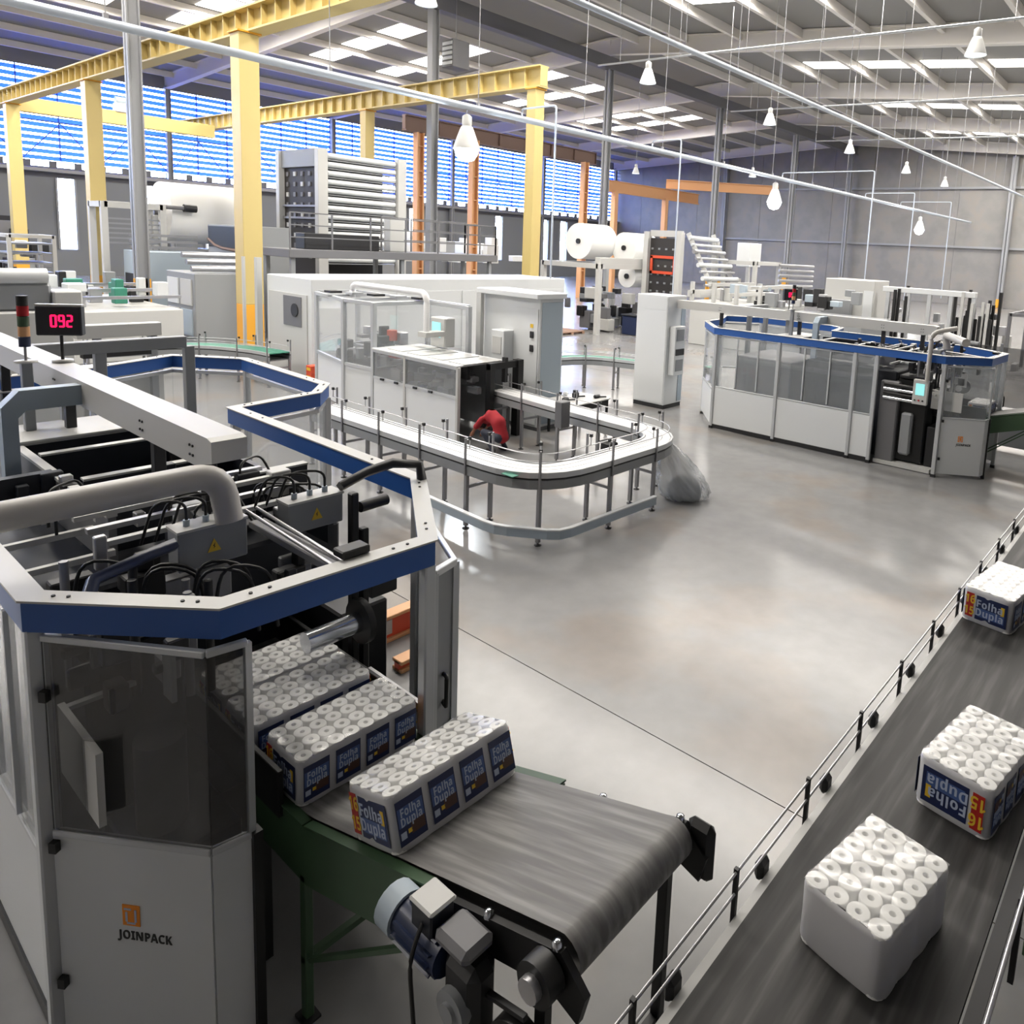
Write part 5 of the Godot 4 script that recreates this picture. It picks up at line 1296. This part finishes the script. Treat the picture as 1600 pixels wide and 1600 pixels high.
	# reel machine down the hall
	t = thing("reel_machine", "open frame reel machine with two white paper reels and black lower works", "machine", V(37.5, 0, -32.3))
	frame4(t, V(34.6, 0, -34.4), V(41.0, 4.4, -29.6), 0.3, "light_grey")
	s = new_st(); bb(s, V(34.5, 4.2, -29.9), V(41.2, 4.8, -29.5), 0.03); obj("front_beam", s, "light_grey", t)
	for q in [[36.8, 5.75, -33.4, 1.2], [39.2, 5.45, -31.4, 1.05], [38.4, 3.6, -30.4, 0.75]]:
		s = new_st(); cyl(s, V(q[0], q[1], q[2]), V(q[0] + 2.6, q[1], q[2]), q[3], 26); obj("paper_reel", s, "paper", t)
		s = new_st(); cyl(s, V(q[0] - 0.1, q[1], q[2]), V(q[0] + 2.7, q[1], q[2]), 0.18, 10); obj("reel_core", s, "dark", t)
	clutter(t, V(35.0, 0.1, -33.8), V(40.8, 2.8, -29.4), 40, 5, ["black", "dark", "mid_grey", "grey", "light_grey"], 0.9)
	t = thing("tool_bench", "small dark workbench with white printer at the reel machine's foot", "bench", V(34.8, 0, -35.2))
	s = new_st(); bb(s, V(33.8, 1.75, -36.9), V(35.9, 1.9, -34.9), 0.02); obj("bench_top", s, "light_grey", t)
	s = new_st(); bb(s, V(34.0, 0, -36.7), V(35.7, 1.75, -35.1), 0.02); obj("drawer_unit", s, "mid_grey", t)
	s = new_st(); bb(s, V(34.2, 1.9, -36.5), V(34.9, 2.7, -35.7), 0.05); obj("printer", s, "light_grey", t)
	s = new_st(); bb(s, V(35.0, 0.5, -35.1), V(35.6, 0.9, -35.08)); obj("notice", s, "white", t)
	t = thing("waste_bin", "dark blue square waste bin standing by the reel machine", "bin", V(37.0, 0, -32.2 + 3.0))
	s = new_st(); bb(s, V(36.3, 0, -29.0), V(37.4, 1.2, -27.9), 0.06); obj("body", s, "motor_blue", t)
	s = new_st(); bb(s, V(36.25, 1.2, -29.05), V(37.45, 1.3, -27.85), 0.03); obj("rim", s, "navy_black", t)
	t = thing("pallet", "thin pale pallet lying on the floor in front of the reel machine", "pallet", V(33.2, 0, -31.5))
	for k in 5:
		s = new_st(); bb(s, V(32.2, 0.12, -32.4 + k * 0.42), V(34.4, 0.18, -32.1 + k * 0.42)); obj("board", s, "card", t)
	for k in 3:
		s = new_st(); bb(s, V(32.2 + k * 1.0, 0, -32.4), V(32.4 + k * 1.0, 0.12, -30.4)); obj("bearer", s, "card", t)
	# dark accumulator with orange frame and stack of chrome rollers
	t = thing("accumulator_rack", "dark perforated rack with orange frame and sloping bright rollers", "rack", V(39.5, 0, -27))
	for q in [[38.9, -29.2], [38.9, -26.6]]:
		s = new_st(); bb(s, V(q[0] - 0.2, 0, q[1] - 0.18), V(q[0] + 0.2, 6.6, q[1] + 0.18)); obj("upright", s, "light_grey", t)
	s = new_st(); bb(s, V(39.0, 0.4, -29.1), V(39.1, 6.2, -26.7)); obj("perforated_side", s, "roller_rack", t)
	for i in 8:
		for j in 4:
			s = new_st(); bb(s, V(38.95, 1.6 + i * 0.55, -28.9 + j * 0.55), V(39.0, 1.72 + i * 0.55, -28.75 + j * 0.55)); obj("bearing_lug", s, "grey", t)
	for q in [[4.9, 0.18], [3.9, 0.18]]:
		s = new_st(); bb(s, V(38.88, q[0], -28.9), V(38.95, q[0] + q[1], -26.9)); obj("orange_bar", s, "orange_red", t)
	for z in [-28.9, -27.08]:
		s = new_st(); bb(s, V(38.88, 3.9, z), V(38.95, 5.05, z + 0.18)); obj("orange_bar", s, "orange_red", t)
	s = new_st(); bb(s, V(38.9, 6.3, -29.0), V(39.1, 6.7, -26.5)); obj("head_plate", s, "light_grey", t)
	for k in 8:
		s = new_st(); cyl(s, V(39.3 + k * 0.05, 6.3 - k * 0.42, -26.2 + k * 0.16), V(42.2 + k * 0.22, 6.25 - k * 0.42, -25.9 + k * 0.16), 0.15 if k % 2 == 0 else 0.09, 10); obj("roller", s, "white" if k in [0, 1, 4, 6] else "steel", t)
	s = new_st(); bb(s, V(42.4, 0, -26.4), V(42.7, 6.2, -26.0)); obj("upright", s, "light_grey", t)
	for e in [39.35, 42.3]:
		s = new_st(); bar(s, V(e, 6.6, -26.35), V(e + 1.2, 2.9, -24.9), 0.16, 0.3); obj("sloping_frame", s, "light_grey", t)
	s = new_st(); bb(s, V(39.0, 2.6, -25.9), V(43.0, 3.0, -24.9)); obj("lower_deck", s, "light_grey", t)
	# log saw and following machines
	t = thing("printing_unit", "machine with white square hopper on uprights beyond the tall white cabinet", "machine", V(45, 0, -25))
	frame4(t, V(43.4, 0, -26.0), V(46.8, 5.0, -23.6), 0.25, "light_grey")
	s = new_st(); bb(s, V(44.0, 4.6, -25.4), V(45.6, 6.2, -24.4), 0.03); obj("hopper", s, "white", t)
	clutter(t, V(43.6, 0.2, -25.8), V(47.5, 4.0, -22.5), 26, 8, ["mid_grey", "light_grey", "dark", "steel", "light_grey"], 1.0)
	for k in 5:
		s = new_st(); cyl(s, V(46.5, 3.4 + k * 0.35, -23.4), V(49.0, 3.4 + k * 0.35, -22.0), 0.1, 8); obj("roller", s, "steel", t)
	t = thing("rewinder_line", "long low converting line of grey frames and rails behind the right machine", "machine", V(42, 0, -20))
	s = new_st(); bb(s, V(36.5, 0, -24.0), V(41.5, 2.6, -19.0), 0.03); obj("bed", s, "light_grey", t)
	for k in 4:
		s = new_st(); bb(s, V(36.3, 3.0 + (k % 2) * 0.5, -24 + k * 1.3), V(41.6, 3.2 + (k % 2) * 0.5, -23.8 + k * 1.3)); obj("rail", s, "light_grey", t)
		s = new_st(); bb(s, V(36.4, 2.6, -24 + k * 1.5), V(36.6, 3.7, -23.8 + k * 1.5)); obj("upright", s, "light_grey", t)
	clutter(t, V(36.6, 2.6, -23.8), V(41.4, 3.8, -15.0), 30, 13, ["light_grey", "grey", "dark", "steel", "blue_grey", "black"], 0.7)
	s = new_st(); bb(s, V(36.5, 0, -18.9), V(40.8, 2.3, -13.5), 0.03); obj("bed", s, "grey", t)
	t = thing("pale_enclosure", "plain pale grey machine enclosure rising behind the right machine's red display", "machine", V(43.2, 0, -16.8))
	s = new_st(); bb(s, V(42.0, 0, -18.0), V(44.4, 4.3, -15.0), 0.03); obj("body", s, "light_grey", t)
	s = new_st(); bb(s, V(41.96, 0.3, -15.6), V(42.0, 3.7, -15.05)); obj("door", s, "white", t)
	s = new_st(); bb(s, V(41.6, 0, -18.0), V(42.0, 3.1, -16.2), 0.03); obj("low_box", s, "grey", t)
	t = thing("core_winder", "machine with white header beam over dense black upright guides", "machine", V(43, 0, -11.5))
	s = new_st(); bb(s, V(42.2, 3.75, -14.6), V(42.6, 4.05, -9.6), 0.02); obj("header_beam", s, "white", t)
	for k in 5:
		s = new_st(); bb(s, V(42.25, 0, -14.4 + k * 1.15), V(42.5, 3.8, -14.2 + k * 1.15)); obj("upright", s, "alu", t)
	var rng := RandomNumberGenerator.new(); rng.seed = 31
	for k in 26:
		var z := -14.2 + rng.randf() * 1.1 if k < 8 else (-10.9 + rng.randf() * 2.6)
		var x := 41.65 + rng.randf() * 1.2; var h := rng.randf_range(2.6, 4.2)
		s = new_st(); bb(s, V(x, 0.0, z), V(x + 0.16, h, z + 0.14)); obj("guide_bar", s, "black" if k % 5 else "light_grey", t)
	clutter(t, V(41.65, 0.0, -14.6), V(44.6, 3.1, -7.8), 24, 17, ["grey", "dark", "light_grey", "steel"], 0.7)
	t = thing("end_station", "pale work station of racks beside the black upright guides", "machine", V(44, 0, -5.5))
	frame4(t, V(41.0, 0, -7.6), V(45.6, 3.2, -4.0), 0.16, "mid_grey")
	clutter(t, V(41.0, 0.2, -7.4), V(45.5, 3.2, -3.5), 24, 19, ["light_grey", "grey", "mid_grey", "steel", "white"], 0.8)
	t = thing("guard_fence", "grey clear panelled guard fence behind the right machine's outfeed", "fence", V(24.2, 0, -4.5))
	for z in [-6.2, -4.6, -3.0]:
		s = new_st(); bb(s, V(24.15, 0, z - 0.04), V(24.25, 3.2, z + 0.04)); obj("post", s, "grey", t)
	for z in [[-6.15, -4.65], [-4.55, -3.05]]:
		pane(t, V(24.2, 0, z[0]), V(24.2, 0, z[1]), 1.3, 3.1, "smoked", "clear_panel"); pane(t, V(24.2, 0, z[0]), V(24.2, 0, z[1]), 0.1, 1.2, "grey", "lower_panel")
	t = thing("carriage_row", "row of machine heads behind the parent reel against the slotted wall", "machine", V(26, 0, -66))
	s = new_st(); bb(s, V(22, 0, -68), V(44, 3.5, -64), 0.03); obj("bed", s, "grey", t)
	clutter(t, V(34, 3.0, -67), V(60, 6.2, -62), 26, 23, ["white", "light_grey", "grey", "white"], 1.8)
	# folding line filling the aisle behind the running display
	t = thing("folding_line", "pale folding line with rows of rails between the display and the yellow feet", "machine", V(9.5, 0, -37))
	s = new_st(); bb(s, V(7.2, 0, -41.5), V(12.6, 2.0, -33.5), 0.03); obj("bed", s, "light_grey", t)
	for k in 5:
		s = new_st(); bb(s, V(7.0, 2.4 + 0.18 * (k % 2), -41.2 + k * 1.7), V(12.8, 2.52 + 0.18 * (k % 2), -41.0 + k * 1.7)); obj("rail", s, "steel", t)
		s = new_st(); bb(s, V(7.1, 2.0, -41.2 + k * 1.7), V(7.25, 3.1, -41.05 + k * 1.7)); obj("upright", s, "light_grey", t)
	clutter(t, V(7.4, 2.0, -41.3), V(12.4, 3.3, -33.6), 34, 41, ["light_grey", "grey", "dark", "steel", "white", "green_belt"], 0.7)
	t = thing("stacker", "pale upright stacker frame with shelves beside the hazard striped post", "machine", V(13.3, 0, -58))
	frame4(t, V(12.0, 0, -60.0), V(14.2, 4.4, -57.0), 0.2, "light_grey")
	for k in 6:
		s = new_st(); bb(s, V(12.0, 0.8 + k * 0.6, -60), V(14.2, 0.9 + k * 0.6, -57)); obj("shelf", s, "grey", t)
	clutter(t, V(12.2, 0.9, -59.8), V(14.0, 4.2, -57.2), 12, 43, ["light_grey", "mid_grey", "white"], 0.6)
	t = thing("embosser", "grey embossing unit with rollers beside the grey enclosure", "machine", V(15.6, 0, -38))
	s = new_st(); bb(s, V(14.2, 0, -39.6), V(17.0, 3.3, -36.4), 0.03); obj("body", s, "grey", t)
	for k in 4:
		s = new_st(); bb(s, V(14.15, 0.4 + (k % 2) * 1.4, -39.4 + (k / 2) * 1.5), V(14.2, 1.6 + (k % 2) * 1.4, -38.2 + (k / 2) * 1.5)); obj("door", s, ["light_grey", "white", "blue_grey", "light_grey"][k], t)
	for k in 3:
		s = new_st(); cyl(s, V(14.3, 3.5 + k * 0.3, -37.0 - k * 0.5), V(17.0, 3.5 + k * 0.3, -37.0 - k * 0.5), 0.14, 10); obj("roller", s, "steel", t)
	t = thing("left_machinery", "dark machinery beneath the slotted wall beside the hazard striped post", "machine", V(14, 0, -78))
	clutter(t, V(12.5, 0.0, -82), V(19, 5.6, -76), 22, 29, ["mid_grey", "dark", "grey", "black"], 1.6)

# ---------------------------------------------------------------- the worker
func person():
	var at := V(12.75, 0, -14.3)
	var t := thing("person", "person in red shirt and dark trousers crouching and reaching down inside the conveyor bend", "person", at)
	var bones := [] # a, b, ra, rb, colour index: 0 shirt 1 skin 2 trousers 3 hair
	var hip := V(0, 0.42, 0.3)
	bones.append([hip, V(0, 0.78, 0.16), 0.17, 0.18, 0]); bones.append([V(0, 0.78, 0.16), V(0, 0.93, -0.1), 0.18, 0.17, 0])
	bones.append([V(0, 0.9, -0.1), V(0, 0.8, -0.3), 0.17, 0.13, 0]); bones.append([V(0, 0.8, -0.3), V(-0.03, 0.7, -0.38), 0.07, 0.06, 1])
	bones.append([V(-0.04, 0.64, -0.42), V(-0.05, 0.58, -0.47), 0.115, 0.1, 3]); bones.append([V(-0.05, 0.6, -0.45), V(-0.06, 0.54, -0.44), 0.1, 0.085, 1])
	for sg in [-1.0, 1.0]:
		var x: float = 0.2 * sg
		bones.append([V(x, 0.82, -0.26), V(x * 1.1, 0.6, -0.46), 0.085, 0.07, 0])
		bones.append([V(x * 1.1, 0.6, -0.46), V(x * 0.9, 0.36, -0.66), 0.05, 0.038, 1])
		bones.append([V(x * 0.9, 0.36, -0.66), V(x * 0.9, 0.29, -0.72), 0.04, 0.035, 1])
		for k in 4: bones.append([V(x * 0.9 - 0.03 + k * 0.02, 0.29, -0.72), V(x * 0.9 - 0.035 + k * 0.023, 0.2, -0.76), 0.011, 0.009, 1])
		bones.append([V(x * 0.9 - 0.03 * sg, 0.33, -0.68), V(x * 0.9 - 0.065 * sg, 0.27, -0.7), 0.012, 0.01, 1])
		bones.append([hip + V(x * 0.55, 0, 0), V(x * 1.1, 0.5, -0.14), 0.13, 0.09, 2]); bones.append([V(x * 1.1, 0.5, -0.14), V(x * 1.05, 0.1, 0.2), 0.085, 0.06, 2])
		bones.append([V(x * 1.05, 0.055, 0.22), V(x * 1.1, 0.045, -0.02), 0.055, 0.045, 3])
	var cols := [Color(0.34, 0.012, 0.02), Color(0.3, 0.13, 0.08), Color(0.02, 0.024, 0.04), Color(0.02, 0.018, 0.016)]
	var c := 0.021; var lo := V(-0.48, -0.03, -0.86); var n := Vector3i(46, 55, 70)
	var val := PackedFloat32Array(); val.resize(n.x * n.y * n.z); val.fill(0.5)
	for b in bones:
		var mn: Vector3 = b[0].min(b[1]) - V(0.25, 0.25, 0.25); var mx: Vector3 = b[0].max(b[1]) + V(0.25, 0.25, 0.25)
		var i0 := Vector3i(((mn - lo) / c).floor()).clamp(Vector3i.ZERO, n - Vector3i.ONE); var i1 := Vector3i(((mx - lo) / c).ceil()).clamp(Vector3i.ZERO, n - Vector3i.ONE)
		var ab: Vector3 = b[1] - b[0]; var l2 := maxf(ab.length_squared(), 1e-6)
		var kk := 0.05 if b[2] > 0.03 else 0.008
		for x in range(i0.x, i1.x + 1):
			for y in range(i0.y, i1.y + 1):
				for z in range(i0.z, i1.z + 1):
					var p := lo + V(x, y, z) * c
					var h := clampf((p - b[0]).dot(ab) / l2, 0, 1)
					var d: float = p.distance_to(b[0] + ab * h) - lerpf(b[2], b[3], h)
					var id := (x * n.y + y) * n.z + z
					var o := val[id]; var m := maxf(kk - absf(o - d), 0.0) / kk
					val[id] = minf(o, d) - m * m * kk * 0.25
	var verts := {}
	var s := new_st(); s.set_smooth_group(1)
	var cell := func(x: int, y: int, z: int) -> Vector3:
		var key := (x * n.y + y) * n.z + z
		if verts.has(key): return verts[key]
		var sum := Vector3.ZERO; var cnt := 0
		for e in [[0, 1], [0, 2], [0, 4], [1, 3], [1, 5], [2, 3], [2, 6], [3, 7], [4, 5], [4, 6], [5, 7], [6, 7]]:
			var pa := V(x + (e[0] & 1), y + ((e[0] >> 1) & 1), z + (e[0] >> 2)); var pb := V(x + (e[1] & 1), y + ((e[1] >> 1) & 1), z + (e[1] >> 2))
			var va := val[(int(pa.x) * n.y + int(pa.y)) * n.z + int(pa.z)]; var vb := val[(int(pb.x) * n.y + int(pb.y)) * n.z + int(pb.z)]
			if (va < 0) != (vb < 0): sum += pa.lerp(pb, va / (va - vb)); cnt += 1
		var v := lo + (sum / maxf(cnt, 1)) * c
		verts[key] = v
		return v
	var put := func(v: Vector3):
		var best := 9.0; var ci := 0
		for b in bones:
			var ab: Vector3 = b[1] - b[0]
			var h := clampf((v - b[0]).dot(ab) / maxf(ab.length_squared(), 1e-6), 0, 1)
			var d: float = v.distance_to(b[0] + ab * h) - lerpf(b[2], b[3], h)
			if d < best: best = d; ci = b[4]
		s.set_color(cols[ci]); s.add_vertex(v)
	for x in range(1, n.x - 2):
		for y in range(1, n.y - 2):
			for z in range(1, n.z - 2):
				var a := val[(x * n.y + y) * n.z + z]
				for ax in 3:
					var dx := 1 if ax == 0 else 0; var dy := 1 if ax == 1 else 0; var dz := 1 if ax == 2 else 0
					var b := val[((x + dx) * n.y + y + dy) * n.z + z + dz]
					if (a < 0) == (b < 0): continue
					var q: Array
					if ax == 0: q = [cell.call(x, y - 1, z - 1), cell.call(x, y, z - 1), cell.call(x, y, z), cell.call(x, y - 1, z)]
					elif ax == 1: q = [cell.call(x - 1, y, z - 1), cell.call(x - 1, y, z), cell.call(x, y, z), cell.call(x, y, z - 1)]
					else: q = [cell.call(x - 1, y - 1, z), cell.call(x, y - 1, z), cell.call(x, y, z), cell.call(x - 1, y, z)]
					if a >= 0: q.reverse()
					for i in [0, 2, 1, 0, 3, 2]: put.call(q[i])
	var m := mat("figure", Color(1, 1, 1), 0.8); m.vertex_color_use_as_albedo = true
	obj("body", s, "figure", t)
